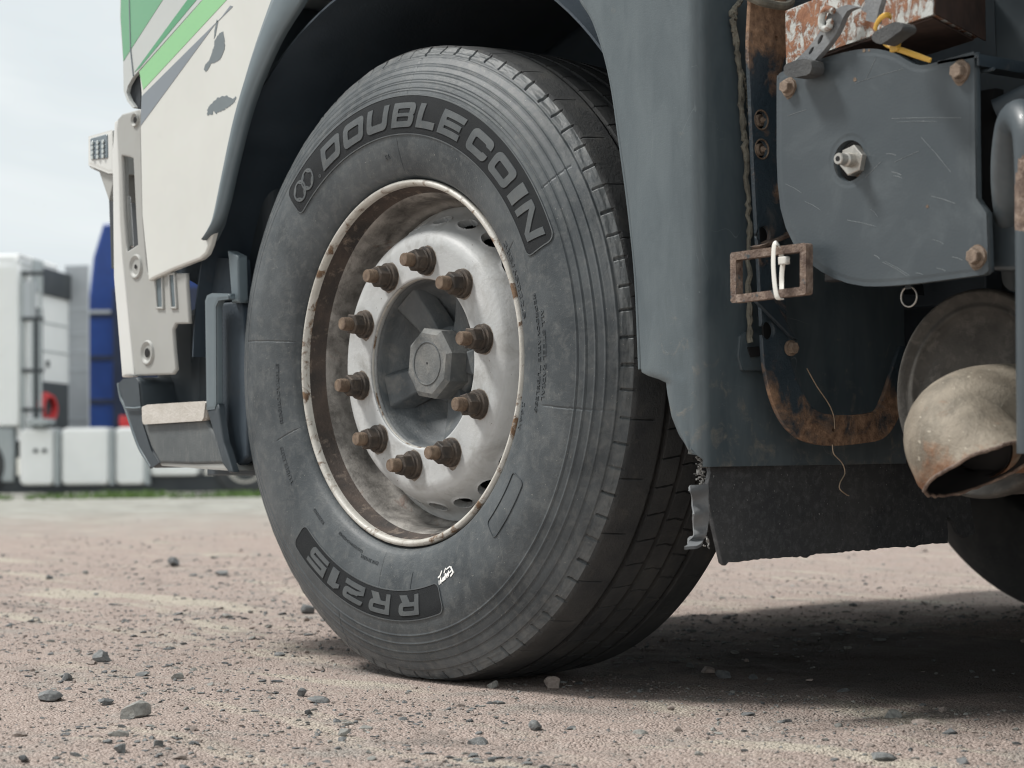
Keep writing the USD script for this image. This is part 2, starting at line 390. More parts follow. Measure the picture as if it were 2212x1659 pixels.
mat('far_white', (.74, .75, .745), (.78, .79, .785), 2.5, .45, .1)
mat('far_silver', (.40, .425, .45), (.45, .47, .495), 2.5, .45, .1)
mat('far_seam', (.50, .53, .56), (.54, .57, .60), 2.5, .5, .1)
mat('far_grey', (.30, .33, .34), (.36, .39, .40), 2.5, .6, .1)
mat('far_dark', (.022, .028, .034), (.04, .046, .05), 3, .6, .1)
mat('far_blue', (.010, .042, .20), (.014, .058, .26), 2.5, .4, .1)
mat('far_blue_dark', (.012, .02, .05), (.02, .03, .065), 2.5, .5, .1)
mat('far_red', (.55, .03, .035), (.6, .05, .05), 5, .5, .1)
mat('far_rubber', (.03, .033, .036), (.05, .052, .054), 5, .8, .1)
mat('far_wheel', (.42, .40, .36), (.5, .48, .44), 5, .6, .1)
mat('grass_green', (.05, .10, .018), (.10, .17, .035), 1.5, .7, .1)
for i_, (a_, b_) in enumerate((((.10, .105, .107), (.215, .22, .216)), ((.16, .16, .15), (.30, .297, .275)), ((.075, .08, .083), (.16, .165, .166)), ((.20, .165, .145), (.33, .28, .25)))):
    mat(f'stone_{"abcd"[i_]}', a_, b_, 90, .85, .1, bump=.003, bscale=260, fleck=((.38, .36, .33), .70, 420))

# ground: pinkish crushed stone near the truck, paler grey gravel further off, sandy streaks
g = G(); pos = (g.add('geometry'), 'position')
big = g.noise(pos, .9, 5, .6, .3); mid = g.noise(pos, 7, 5, .65, .3)
grain = (g.add('voronoi_texture', vector=pos, scale=250.0, feature='f1'), 'color')
gsep = g.add('separate_xyz', vector=grain)
grn = g.math('add', g.math('multiply', (gsep, 'x'), .55), g.math('multiply', g.noise(pos, 150, 4, .75), .45))
col = g.ramp(grn, [(.10, (.235, .185, .160)), (.40, (.345, .276, .242)), (.62, (.405, .332, .295)), (.88, (.47, .40, .36))])
col = g.mix(g.mask(mid, .52, .74), col, g.ramp(grn, [(.15, (.21, .196, .18)), (.5, (.30, .278, .25)), (.8, (.38, .355, .322))]))
st = g.noise(g.mapping(pos, (.55, 3.2, 1), (0, 0, .45)), 2.2, 6, .62, .4)
for (q0, q1, wd) in (((40, 1268), (660, 1338), .16), ((1790, 1488), (2140, 1606), .11), ((1340, 1505), (1560, 1545), .05), ((100, 1590), (250, 1612), .03)):
    A_, B_ = at(*q0, z=0), at(*q1, z=0); an_ = math.atan2(B_[1]-A_[1], B_[0]-A_[0]); L_ = np.linalg.norm(B_-A_)/2; mc = (A_+B_)/2
    loc = (g.add('vector_math', math_type='subtract', vector1=pos, vector2=(float(mc[0]), float(mc[1]), 0.0)), 'vector')
    rot = g.mapping(loc, (1, 1, 1), (0, 0, -an_))
    loc2 = (g.add('vector_math', math_type='multiply', vector1=rot, vector2=(1/L_, 1/wd, 0.0)), 'vector')
    ln2 = (g.add('vector_math', math_type='length', vector1=loc2), 'value')
    st = g.math('add', st, g.math('multiply', g.mask(ln2, 1.15, .2), .17))
col = g.mix(g.math('multiply', g.mask(st, .55, .65), .8), col, g.ramp(grn, [(.2, (.37, .335, .272)), (.7, (.52, .475, .395))]))
dk = g.noise(g.mapping(pos, (.8, 2.0, 1), (0, 0, .3), (4, 2, 0)), 3.1, 6, .65, .4)
col = g.mix(g.math('multiply', g.mask(dk, .57, .72), .6), col, (.125, .12, .112))
under_shade = (g.add('vector_math', math_type='multiply', vector1=(g.add('vector_math', math_type='subtract', vector1=pos, vector2=(.50, .85, 0.0)), 'vector'), vector2=(.85, 1.35, 0.0)), 'vector')
under_shade_n = g.math('add', g.math('multiply', g.noise(pos, 3.4, 6, .65), .9), g.mask((g.add('vector_math', math_type='length', vector1=under_shade), 'value'), 1.5, .1))
col = g.mix(g.math('multiply', g.mask(under_shade_n, .66, 1.16), .80), col, (.030, .028, .027))  # dark patch: the under-truck shadow painted into the ground colour
dist = (g.add('vector_math', math_type='length', vector1=pos), 'value')
far = g.mask(g.math('add', dist, g.math('multiply', mid, 8.0)), 10.0, 19.0)
col = g.mix(far, col, g.ramp(g.noise(g.mapping(pos, (1, 1, 1)), 3.2, 7, .72), [(.36, (.20, .198, .172)), (.5, (.34, .335, .30)), (.64, (.47, .46, .425))]))
vd = (g.add('voronoi_texture', vector=pos, scale=250.0, feature='f1'), 'distance')
bh = g.math('add', g.math('multiply', vd, -1.2), g.math('multiply', g.noise(pos, 60, 5, .7), 2.2))
nb = (g.add('bump', height=bh, strength=.8, distance=.005), 'normal')
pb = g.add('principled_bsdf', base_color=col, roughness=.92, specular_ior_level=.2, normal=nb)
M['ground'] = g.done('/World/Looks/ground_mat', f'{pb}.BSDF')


# ------------------------------------------------------------------ ground
def ground_z(x, y):
    x = np.asarray(x, float); y = np.asarray(y, float)
    d = np.hypot(x, y)
    z = -.0128*np.clip(d-5, 0, 32)
    p = np.stack([x, y, 0*x], -1)
    amp = np.clip((np.hypot(x-.0, y+.02)-.12)/.6, 0, 1)
    z = z+amp*(.020*(meshkit.fbm(p*3.1, 3, 5)-.5)+.010*(meshkit.fbm(p*19, 3, 9)-.5))-.002
    return z


def axis(lo, a, b, hi, fine):
    f = np.arange(a, b, fine)
    gl = [a-fine*1.5]; step = fine*1.5
    while gl[-1] > lo: step *= 1.13; gl.append(gl[-1]-step)
    gh = [b+fine*.5]; step = fine*1.5
    while gh[-1] < hi: step *= 1.13; gh.append(gh[-1]+step)
    return np.r_[gl[::-1], f, gh]


xs, ys = axis(-420, -3.2, 1.9, 420, .015), axis(-420, -1.5, 1.8, 420, .015)
X, Y = np.meshgrid(xs, ys)
Z = ground_z(X, Y); R_, C_ = X.shape
V = np.stack([X, Y, Z], -1).reshape(-1, 3); idx = np.arange(R_*C_).reshape(R_, C_)
a, b, c, d = idx[:-1, :-1].ravel(), idx[:-1, 1:].ravel(), idx[1:, 1:].ravel(), idx[1:, :-1].ravel()
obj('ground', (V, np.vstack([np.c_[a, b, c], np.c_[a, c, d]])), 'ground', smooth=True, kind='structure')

# ------------------------------------------------------------------ the truck
TRUCK = thing('truck', 'large cream truck with green stripes, its rusty-nutted wheel filling the picture', 'truck')
H, Y0 = .514, -.03


def T_(name, mesh, m, smooth=35, label=None, parent=None): return obj(name, mesh, m, parent or TRUCK, smooth, label)


# ---- tyre and wheel, local: axle along y, outward -y, centre at the origin
SIDE = np.array([(.2965, -.020), (.3005, -.008), (.304, .001), (.312, .0075), (.33, .0145), (.35, .0195), (.372, .0225), (.40, .0235), (.425, .0205), (.445, .0150), (.462, .0078), (.478, -.0015), (.490, -.0100), (.500, -.0180), (.508, -.0250), (.5135, -.0300), (.5160, -.0340)])
from scipy.interpolate import PchipInterpolator
side_out = PchipInterpolator(SIDE[:, 0], SIDE[:, 1])
NT = 2160


def tyre_mesh(detail=True, nt=NT):
    pr = [(r, float(side_out(r))) for r in np.r_[np.linspace(.2965, .428, 26), np.arange(.4295, .514, .00095 if detail else .006)]]
    ns = len(pr)
    lat = np.linspace(-.034, -.290, 2+150 if detail else 40)
    crown = lambda o: .5225-.0062*(np.abs(o+.162)/.128)**2.2
    gro = [-.097, -.140, -.184, -.227]
    tread = []
    edge = sorted(set([round(x, 5) for x in np.linspace(-.034, -.290, 44)]+[round(gq+k, 5) for gq in gro for k in (-.0052, -.0040, -.002, .002, .0040, .0052)]), reverse=True)
    for o in edge: tread.append((crown(o), o))
    inner = [(r, -.324-float(side_out(r))) for r in np.linspace(.514, .2965, 22)]
    P = np.array(pr+tread+inner); nP = len(P)
    th = np.arange(nt)*2*np.pi/nt
    Rr = np.repeat(P[:, :1], nt, 1); Oo = np.repeat(P[:, 1:], nt, 1)
    tn = np.gradient(P, axis=0); tn /= np.linalg.norm(tn, axis=1, keepdims=True)
    nrm = np.stack([-tn[:, 1], tn[:, 0]], 1); nrm[:] = np.where((nrm[:, :1] < 0) & (np.arange(nP)[:, None] < ns) & (nrm[:, 1:] < 0), -nrm, nrm)
    # normals: outward on the side wall (+out), radial on the tread
    nrm[:ns] *= np.sign(nrm[:ns, 1:]+1e-9)*np.where(np.abs(nrm[:ns, 1:]) > .2, 1, np.sign(nrm[:ns, :1]+1e-9)*np.sign(nrm[:ns, 1:]+1e-9))
    nrm[ns:ns+len(tread)] = (1, 0)
    nrm[ns+len(tread):] = (0, 0)
    h = np.zeros((nP, nt)); deg = np.degrees(th)[None, :]; rr = P[:, :1]; oo = P[:, 1:]
    isside = (np.arange(nP) < ns)[:, None]; istread = ((np.arange(nP) >= ns) & (np.arange(nP) < ns+len(tread)))[:, None]
    if detail:
        for q, hh in ((.4405, .0016), (.4540, .0016), (.4680, .0016), (.4810, .0015)):
            h += isside*hh*.8*np.exp(-((rr-q)/.0011)**2)-isside*hh*.9*np.exp(-((rr-q-.0022)/.0009)**2)
        h -= isside*.0016*np.exp(-((rr-.4985)/.0016)**2)
        h += isside*.0012*np.exp(-((rr-.4960)/.0012)**2)
        # shoulder notches, 82 round the tyre
        rng = np.random.default_rng(3)
        ph = (deg/(360/82)) % 1.0; kk = (deg/(360/82)).astype(int)
        ln = .4985+.004*rng.random(83)[kk]; dp = .0024+.0022*rng.random(83)[kk]; wd = .034+.022*rng.random(83)[kk]
        h -= isside*dp*(np.abs(ph-.5-.04*np.sin(kk*2.3)) < wd)*(rr > ln)*(rr < .5135)
        # scuffed shoulder
        sc = meshkit.fbm(np.stack([np.cos(th)*14+0*rr, np.sin(th)*14+0*rr, rr*160+0*deg], -1), 4, 2)-.5
        h += isside*np.clip((rr-.485)/.02, 0, 1)*.0050*sc
        # radial hairlines of the mould
        for dg, r0, r1 in ((88, .31, .36), (33, .44, .49), (-12, .38, .495), (-97, .31, .37), (172, .31, .44), (84, .43, .495), (-113, .44, .495), (200, .31, .36), (30, .32, .345)):
            dd = (deg-dg+180) % 360-180-(rr-.36)*14
            h -= isside*.0008*(np.abs(dd) < .16)*(rr > r0)*(rr < r1)
        # tread: grooves along, sipes across
        wob = .0016*np.sign(np.sin(np.radians(deg)*82))
        for gq in gro:
            h -= istread*.011*np.clip((.0046-np.abs(oo-gq))/.0007, 0, 1)
        rib = np.digitize(-P[:, 1], [.097, .140, .184, .227])[:, None]
        s_ph = ((deg+rib*1.7+np.abs(oo+.162)*18) % (360/72))
        inr = (rib > 0) & (rib < 4)
        h -= istread*inr*.0035*(s_ph < .20)
        h -= istread*(~inr)*.0022*(((deg+1.3) % (360/36)) < .24)*(np.abs(oo+.162) > .09)
        h += istread*.0012*(meshkit.fbm(np.stack([np.cos(th)*20+0*rr, np.sin(th)*20+0*rr, oo*60+0*deg], -1), 3, 4)-.5)
    Rr = Rr+nrm[:, :1]*h; Oo = Oo+nrm[:, 1:]*h
    x, z = Rr*np.cos(th), Rr*np.sin(th)
    low = np.clip((-H+.0015)-z, 0, None); z = np.maximum(z, -H+.0015)
    sag = np.exp(-((z+H)/.07)**2)*np.clip((Rr-.40)/.08, 0, 1)
    Oo = Oo+np.where(isside, 1, np.where(istread, 0, -1))*.005*sag
    Vv = np.stack([x, -Oo, z], -1).reshape(-1, 3); i = np.arange(nt); j = (i+1) % nt; F = []
    for k in range(nP-1):
        F += [np.c_[k*nt+i, (k+1)*nt+j, k*nt+j], np.c_[k*nt+i, (k+1)*nt+i, (k+1)*nt+j]]
    return Vv, F, ns, nt


def split_tyre(detail, nt):
    Vv, F, ns, nt = tyre_mesh(detail, nt)
    return trimesh.Trimesh(Vv, np.vstack(F), process=False)


WHEEL = thing('front_wheel', loc=(0, 0, H), parent=TRUCK)
# the tyre is one body: its tread is a second face group, kept as its own part so that it wears another rubber
Vt_, Ft_, ns_, nt_ = tyre_mesh(True, NT)
def sub(fl):
    m = trimesh.Trimesh(Vt_, np.vstack(fl), process=False); m.remove_unreferenced_vertices(); return m
obj('tyre', sub(Ft_[:2*(ns_-1)]), 'sidewall', WHEEL, True)
obj('tread', sub(Ft_[2*(ns_-1):]), 'tread_rubber', WHEEL, 50)


def on_side(mesh2d, th0, r0, lift, slant=0.0):
    """Bends a flat mesh (x along the rim clockwise, y outwards, z up) onto the side wall at angle th0 (degrees), radius r0."""
    v = np.array(mesh2d.vertices); r = r0+v[:, 1]; u = v[:, 0]+slant*v[:, 1]
    th = math.radians(th0)-u/.40
    out = side_out(np.clip(r, .2965, .516))+lift+v[:, 2]
    return trimesh.Trimesh(np.stack([r*np.cos(th), -out, r*np.sin(th)], -1), np.array(mesh2d.faces)[:, :], process=False)


def slab(poly, h, edge=.010):
    polys = getattr(poly, 'geoms', [poly]); ms = []
    for q in polys:
        m = trimesh.creation.extrude_polygon(q, h, engine='earcut'); m = m.subdivide_to_size(edge, max_iter=8); ms.append(m)
    return trimesh.util.concatenate(ms)


def rr_(x0, y0, x1, y1, r): return sbox(x0+r, y0+r, x1-r, y1-r).buffer(r, quad_segs=4)


def glyph(ch, w, h):
    """Wide square lettering as on the tyre, in a box w x h."""
    t = .30*h; tw = .34*h; R = .26*h; q = .08*h
    full = rr_(0, 0, w, h, R)
    hole = rr_(tw, t, w-tw, h-t, q)
    if ch == 'O': return full.difference(hole)
    if ch == 'D': return full.union(sbox(0, 0, w/2, h)).difference(hole)
    if ch == 'U': return full.union(sbox(0, h/2, w, h)).difference(hole.union(sbox(tw, h/2, w-tw, h)))
    if ch == 'B':
        f = full.union(sbox(0, 0, w/2, h)); a = .19*h
        return f.difference(rr_(tw, h*.24, w-tw, h*.24+a, q*.6)).difference(rr_(tw, h*.57, w-tw, h*.57+a, q*.6)).difference(Polygon([(w, h*.45), (w-.07*h, h*.5), (w, h*.55)]))
    if ch == 'L': return sbox(0, 0, tw, h).union(sbox(0, 0, w, t))
    if ch == 'E': return sbox(0, 0, tw, h).union(sbox(0, 0, w, h*.26)).union(sbox(0, h*.38, w*.95, h*.62)).union(sbox(0, h*.74, w, h))
    if ch == 'C': return full.difference(hole).difference(sbox(w-tw-.01*h, h*.36, w+1, h*.64))
    if ch == 'I': return sbox(0, 0, w, h)
    if ch == 'N': return sbox(0, 0, tw*.9, h).union(sbox(w-tw*.9, 0, w, h)).union(Polygon([(0, h), (tw*1.1, h), (w, 0), (w-tw*1.1, 0)]))
    if ch == 'R':
        f = sbox(0, 0, tw, h).union(rr_(0, h*.36, w, h, R).union(sbox(0, h*.36, w/2, h)).difference(rr_(tw, h*.56, w-tw, h*.78, q)))
        return f.union(Polygon([(w*.42, h*.42), (w*.80, h*.42), (w, 0), (w*.62, 0)]))
    if ch == '2':
        f = sbox(0, 0, w, h*.26).union(rr_(0, h*.38, w, h, R)).difference(sbox(-1, h*.60, w-tw, h*.76)).difference(sbox(-1, h*.26, w*.3, h*.60))
        return f.union(Polygon([(0, h*.2), (w*.95, h*.62), (w*.6, h*.66), (0, h*.44)]))
    if ch == '1': return sbox(w*.35, 0, w, h).union(Polygon([(w*.4, h), (w*.4, h*.68), (0, h*.60), (0, h*.80)]))
    if ch == '5':
        f = rr_(0, 0, w, h*.62, R).union(sbox(0, 0, w*.4, h*.24)).difference(sbox(-1, h*.24, w-tw, h*.40))
        return f.union(sbox(0, h*.38, tw, h)).union(sbox(0, h*.76, w, h)).union(sbox(0, h*.38, w*.6, h*.62))


def badge(th0, th1, r0, r1):
    L = .40*math.radians(th0-th1)
    p = rr_(0, 0, L, r1-r0, .012)
    obj('badge', on_side(slab(p, .0008), th0, r0, .0003), 'badge_rubber', WHEEL, 30)
    rim = p.buffer(.0014).difference(p.buffer(-.0004))
    obj('badge_rim', on_side(slab(rim, .0016, .02), th0, r0, .0002), 'letter_rubber', WHEEL, 30)


badge(134.8, 23.2, .3695, .4315)
badge(-72.0, -133.5, .3680, .4160)
for ch, tc, wd in (('D', 115.6, 8.3), ('O', 105.6, 8.4), ('U', 95.8, 8.2), ('B', 85.6, 8.3), ('L', 76.5, 7.0), ('E', 67.2, 8.3), ('C', 55.7, 8.3), ('O', 45.7, 8.4), ('I', 38.0, 3.0), ('N', 30.6, 8.6)):
    w = math.radians(wd)*.40
    obj('letter', on_side(slab(glyph(ch, w, .0395), .0014), tc+wd/2, .3800, .0009, .22), 'letter_rubber', WHEEL, 30)
for ch, tc, wd in (('R', -83.8, 7.6), ('R', -95.3, 8.0), ('2', -106.0, 8.2), ('1', -114.3, 4.6), ('5', -122.6, 8.0)):
    w = math.radians(wd)*.40
    obj('letter', on_side(slab(glyph(ch, w, .0330), .0014), tc+wd/2, .3755, .0009, .12), 'letter_rubber', WHEEL, 30)
# coin emblem: two linked rings with four-pointed holes
emb = []
for cx in (0, .0285):
    c = Point(cx, 0)
    ring = c.buffer(.0188, 24).difference(c.buffer(.0152, 24))
    arcs = [Point(cx+.0205*a, .0205*b).buffer(.0160, 24).boundary.buffer(.0015).intersection(c.buffer(.0165)) for a, b in ((1, 1), (-1, 1), (1, -1), (-1, -1))]
    emb += [ring]+arcs
obj('emblem', on_side(slab(shapely.union_all(emb), .0013, .006), 130.6, .4000, .0009), 'letter_rubber', WHEEL, 30)
obj('registered_mark', on_side(slab(Point(0, 0).buffer(.0028).difference(Point(0, 0).buffer(.0016)), .001, .006), 121.9, .381, .0009), 'letter_rubber', WHEEL, 30)


def small_text(txt, th0, r0, h, spread=1.0, m='small_letter', lift=.0008, flip=False):
    t = meshkit.text_mesh(txt, h, .0011, True)
    v = np.array(t.vertices); v[:, 0] *= spread; v[:, 2] += 0
    if flip: v[:, :2] *= -1
    t = trimesh.Trimesh(v, t.faces, process=False)
    obj('small_lettering', on_side(t, th0, r0, lift-.0010), m, WHEEL, False)


small_text('385/65R22.5', 33.0, .3165, .0105, 1.75)
small_text('164K', -12.5, .3165, .0090, 1.7)
small_text('ALL STEEL RADIAL', 10.4, .3725, .0062, 1.9)
small_text('REGROOVABLE TUBELESS', 14.6, .3590, .0062, 1.85)
small_text('MADE IN CHINA', -99.5, .3290, .0050, 1.1, flip=False)
small_text('WARNING', -128.0, .3340, .0050, 1.3)
small_text('STANDARD LOAD 4500 KG', -108.0, .3230, .0042, 1.2)
small_text('TUBELESS', 214.0, .3520, .0070, 1.7)
small_text('REGROOVABLE', 196.0, .3400, .0065, 1.9)
small_text('E4', 94.5, .3330, .0075, 1.2)
tp = rr_(0, 0, .120, .034, .008)
obj('mould_panel', on_side(slab(tp.difference(tp.buffer(-.0014)), .0012, .02), -30.5, .3430, .0002), 'small_letter', WHEEL, 30)
# white paint scrawl below the rim
wm = [LineString(q).buffer(w_) for q, w_ in (([(0, 0), (-.004, .010), (.004, .013)], .0016), ([(.001, .006), (.006, .007)], .0012), ([(.008, .004), (.010, .011), (.012, .006), (.015, .012), (.016, .006)], .0012), ([(.018, .006), (.021, .012), (.030, .013)], .0019), ([(.019, .009), (.027, .010)], .0015), ([(.033, .008), (.034, .015)], .0015), ([(.038, .011), (.039, .016)], .0010), ([(.003, -.002), (.013, -.001)], .0011), ([(.016, -.003), (.021, .002)], .0012), ([(.028, -.002), (.034, .004), (.039, .005)], .0014))]
obj('paint_scrawl', on_side(slab(shapely.union_all(wm).buffer(0), .0006, .006), -66.0, .3560, .0004), 'white_paint_mark', WHEEL, False, 'white paint scrawl')
obj('scuff_mark', on_side(slab(LineString([(0, 0), (.006, .028)]).buffer(.0010), .0004, .006), -83.0, .3400, .0003), 'small_letter', WHEEL, False)

# ---- rim
rim_lip = rprof([(.2872, -.0115), (.2876, -.0040), (.2900, .0000), (.2940, .0012), (.2978, -.0016), (.2990, -.0075), (.2975, -.0160), (.2940, -.020)], .0030, 5)
obj('rim_lip', revolve(rim_lip, 256), 'rim_lip', WHEEL, 60)
band = rprof([(.2874, -.0110), (.2862, -.0200), (.2820, -.0330), (.2790, -.0400)], .006, 5)
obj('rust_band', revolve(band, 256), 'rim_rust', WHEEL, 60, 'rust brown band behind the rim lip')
barrel = rprof([(.2790, -.0398), (.2768, -.0430), (.2725, -.0560), (.2700, -.0900), (.2680, -.0960), (.2620, -.1010), (.2590, -.1150), (.2550, -.1900), (.2550, -.3100)], .006, 5)
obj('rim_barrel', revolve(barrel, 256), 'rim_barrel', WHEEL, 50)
NH = 22


def disc_mesh():
    prof = rprof([(.1385, -.052), (.1385, -.0345), (.1400, -.0328), (.2000, -.0328), (.2120, -.0375), (.2200, -.0480), (.2335, -.0720), (.2480, -.0980), (.2600, -.1090)], .009, 6)
    # finer steps so that the hand holes can be cut
    d_ = np.r_[0, np.cumsum(np.linalg.norm(np.diff(prof, axis=0), axis=1))]
    s = np.linspace(0, d_[-1], 90); prof = np.c_[np.interp(s, d_, prof[:, 0]), np.interp(s, d_, prof[:, 1])]
    nt = 22*30; th = np.arange(nt)*2*np.pi/nt
    step = 2*np.pi/NH; ph0 = math.radians(88)
    lt = ((th-ph0+step/2) % step)-step/2
    sarr = s-np.interp(.2345, prof[:, 0], s)
    # holes: elliptic, pulled so that the mesh follows their edge
    A_, B_ = .0205, .0140
    U = np.repeat((lt*.232)[None], len(s), 0); W = np.repeat(sarr[:, None], nt, 1)
    q = np.sqrt((U/A_)**2+(W/B_)**2)
    fct = np.where((q > .84) & (q < 1.25), 1/np.maximum(q, 1e-6), 1.0)
    snap = (q > .86) & (q < 1.14)
    U2 = np.where(snap, U*fct, U); W2 = np.where(snap, W*fct, W)
    TH = th[None]+(U2-U)/.232; SS = np.clip(s[:, None]+(W2-W), 0, s[-1])
    Rr = np.interp(SS, s, prof[:, 0]); Oo = np.interp(SS, s, prof[:, 1])
    rimlift = .0022*np.exp(-((np.maximum(q, 1)-1.0)/.12)**2)*(q >= .95)
    Rr = Rr+rimlift
    Vv = np.stack([Rr*np.cos(TH), -Oo, Rr*np.sin(TH)], -1).reshape(-1, 3)
    inside = np.where(snap, False, q < 1)
    idx = np.arange(len(s)*nt).reshape(len(s), nt); nx = np.roll(idx, -1, 1)
    a, b, c, d = idx[:-1], nx[:-1], nx[1:], idx[1:]
    q1 = (q < 1.0)
    q1n = np.roll(q1, -1, 1); qq = np.where(snap, 1.0, q); qn = np.roll(qq, -1, 1)
    mean = (qq[:-1]+qn[:-1]+qn[1:]+qq[1:])/4
    keep = (mean >= .999).ravel()
    F = np.vstack([np.c_[a.ravel(), d.ravel(), c.ravel()][keep], np.c_[a.ravel(), c.ravel(), b.ravel()][keep]])
    F = F[:, ::-1]
    m = trimesh.Trimesh(Vv, F, process=False); m.remove_unreferenced_vertices()
    # turn inward a little wall at the holes' edges by doubling the sheet
    return m


dm = disc_mesh()
dm2 = dm.copy(); vn = dm2.vertices.copy(); rr0 = np.hypot(vn[:, 0], vn[:, 2])
dm2.vertices = np.c_[vn[:, 0]*(1-.009/np.maximum(rr0, .01)*np.clip((rr0-.2)/.03, 0, 1)), vn[:, 1]+.009, vn[:, 2]*(1-.009/np.maximum(rr0, .01)*np.clip((rr0-.2)/.03, 0, 1))]
be = dm.edges[trimesh.grouping.group_rows(dm.edges_sorted, require_count=1)]
nv = len(dm.vertices)
wall = np.vstack([np.c_[be[:, 0], be[:, 1]+nv, be[:, 1]], np.c_[be[:, 0], be[:, 0]+nv, be[:, 1]+nv]])
disc_full = trimesh.Trimesh(np.vstack([dm.vertices, dm2.vertices]), np.vstack([dm.faces, dm2.faces[:, ::-1]+nv, wall]), process=False)
obj('wheel_disc', disc_full, 'rim_paint', WHEEL, 40)
# nuts: 10 on a 335 mm circle
NUT0 = 1.45033
for k in range(10):
    an = NUT0-2*math.pi*k/10
    c = np.array([.1675*math.cos(an), .0326, .1675*math.sin(an)]); ax = np.array([0, -1.0, 0])
    w0 = disc(c, ax, .0232, .009, 28, .10); w1 = disc(c+ax*.008, ax, .0190, .006, 28, .25)
    nt = hexnut(c+ax*.011, ax, .0182, .020, 6, .10, rot=.35*k+.2)
    p = obj('wheel_nut', cat_(w0, w1, nt), 'nut_rust', WHEEL, 25)
    st_ = cat_(disc(c+ax*.030, ax, .0108, .0190, 20, .10), disc(c+ax*.041, ax, .0114, .0012, 20, .1), disc(c+ax*.037, ax, .0114, .0012, 20, .1), disc(c+ax*.0335, ax, .0114, .0012, 20, .1))
    obj('wheel_stud', st_, 'stud_rust', WHEEL, 30)
    obj('nut_recess', revolve([(.0082, .0), (.0070, -.0022), (.0001, -.0026)], 20, c=c+ax*.0492), 'stud_rust', WHEEL, 40)
rng = np.random.default_rng(31)
for k in range(10):       # rust bled out from under each nut, a little further downwards
    an = NUT0-2*math.pi*k/10; tt = np.linspace(0, 2*np.pi, 26)[:-1]
    rr2 = .0247+rng.normal(0, .0007, 25)+.0035*np.exp(-((tt-1.5*np.pi+rng.normal(0, .3))/.35)**2)*rng.random()
    pl = Polygon(np.c_[.1675*math.cos(an)+rr2*np.cos(tt), .1675*math.sin(an)+rr2*np.sin(tt)])
    obj('rust_stain', plate(pl, side(.0325), .0003, .00005, .01), 'rust_stain', WHEEL, False)
# hub: deep bowl, ribs and an eight-sided cap
bowl = rprof([(.1392, -.046), (.1360, -.052), (.1330, -.070), (.115, -.098), (.085, -.120), (.058, -.128), (.03, -.130)], .006, 5)
obj('hub_bowl', revolve(bowl, 128), 'hub_paint', WHEEL, 60)
obj('hub_edge', revolve(rprof([(.1384, -.0365), (.1378, -.0372), (.1376, -.0400)], .001, 3), 128), 'rim_lip', WHEEL, 60)
for ad in (52, 124, 199, 292, 0):
    a0 = math.radians(ad); rad = np.array([math.cos(a0), 0, math.sin(a0)]); tg = np.array([-math.sin(a0), 0, math.cos(a0)]); ou = np.array([0, -1.0, 0])
    rows = []
    for t_ in np.linspace(0, 1, 8):
        r_ = .050+(.1325-.050)*t_; o_ = -.086+(.026)*t_**1.5; wdt = .017+.012*t_; dep = (.035-.015*t_)
        cpt = rad*r_+ou*o_
        rows.append([cpt+tg*wdt*1.35-ou*dep, cpt+tg*wdt, cpt+tg*wdt*.8+ou*.002, cpt-tg*wdt*.8+ou*.002, cpt-tg*wdt, cpt-tg*wdt*1.35-ou*dep])
    obj('hub_rib', sheet(np.array(rows), .002), 'hub_paint', WHEEL, 50)
obj('hub_collar', revolve(rprof([(.063, -.128), (.064, -.100), (.062, -.092), (.055, -.088), (.02, -.088)], .003, 4), 64), 'hub_paint', WHEEL, 40)
oct_ = hexnut(np.array([0, .090, 0]), (0, -1.0, 0), .0605, .0435, 8, .14, rot=.25)
HC = obj('hub_cap', oct_, 'cap_dust', WHEEL, False)
obj('cap_ring', revolve(rprof([(.0365, -.0475), (.0360, -.0452), (.0340, -.0452), (.0335, -.0475)], .0006, 3), 48), 'hub_paint', WHEEL, 40)
obj('cap_dimple', revolve([(.0022, -.0464), (.0001, -.0464)], 10), 'dark_hole', WHEEL, False)

# ---- wheel arch liner, arch trim
A_L = np.radians(np.linspace(177, 8, 60)); rows = []
for yy in np.linspace(.0, .52, 8):
    rows.append([(.655*math.cos(t), yy, H+.655*math.sin(t)) for t in A_L])
T_('arch_liner', sheet(np.array(rows), .004), 'liner')
T_('inner_panel', rbox((.0, .56, 1.02), (1.5, .04, .86)), 'liner')
T_('axle_beam', tube([(0, .30, .50), (0, .6, .46), (0, 1.5, .46), (0, 1.75, .50)], .06, 14), 'steel_dark')
T_('brake_drum', revolve(rprof([(.05, -.19), (.20, -.20), (.205, -.21), (.205, -.36), (.18, -.37), (.05, -.37)], .006, 4), 64, (0, 0, H)), 'liner')
inner = [(656, -20), (655, 0), (600, 90), (545, 220), (510, 350), (487, 450), (470, 490), (447, 519)]
outer = [(600, -20), (590, 0), (545, 130), (510, 260), (482, 400), (467, 474), (457, 498), (448, 516)]
I_ = smooth_path(np.array([at(*q, y=Y0) for q in inner]), 5); O_ = smooth_path(np.array([at(*q, y=Y0+.004) for q in outer]), 5)
# carry the arch on over the wheel, out of the frame
n_ = len(I_)
def arch_rows():
    rows = []
    for k in range(n_):
        i3, o3 = I_[k], O_[k]
        rows.append([o3+[0, .02, 0], o3+[0, -.004, 0], o3*.75+i3*.25+[0, -.012, 0], o3*.4+i3*.6+[0, -.013, 0], i3+[0, -.006, 0], i3+[0, .002, 0], i3+[-.004, .012, 0], i3+[-.012, .016, 0]])
    return np.array(rows)
T_('arch_trim', sheet(arch_rows()[::-1], .004), 'trim_grey', 50)

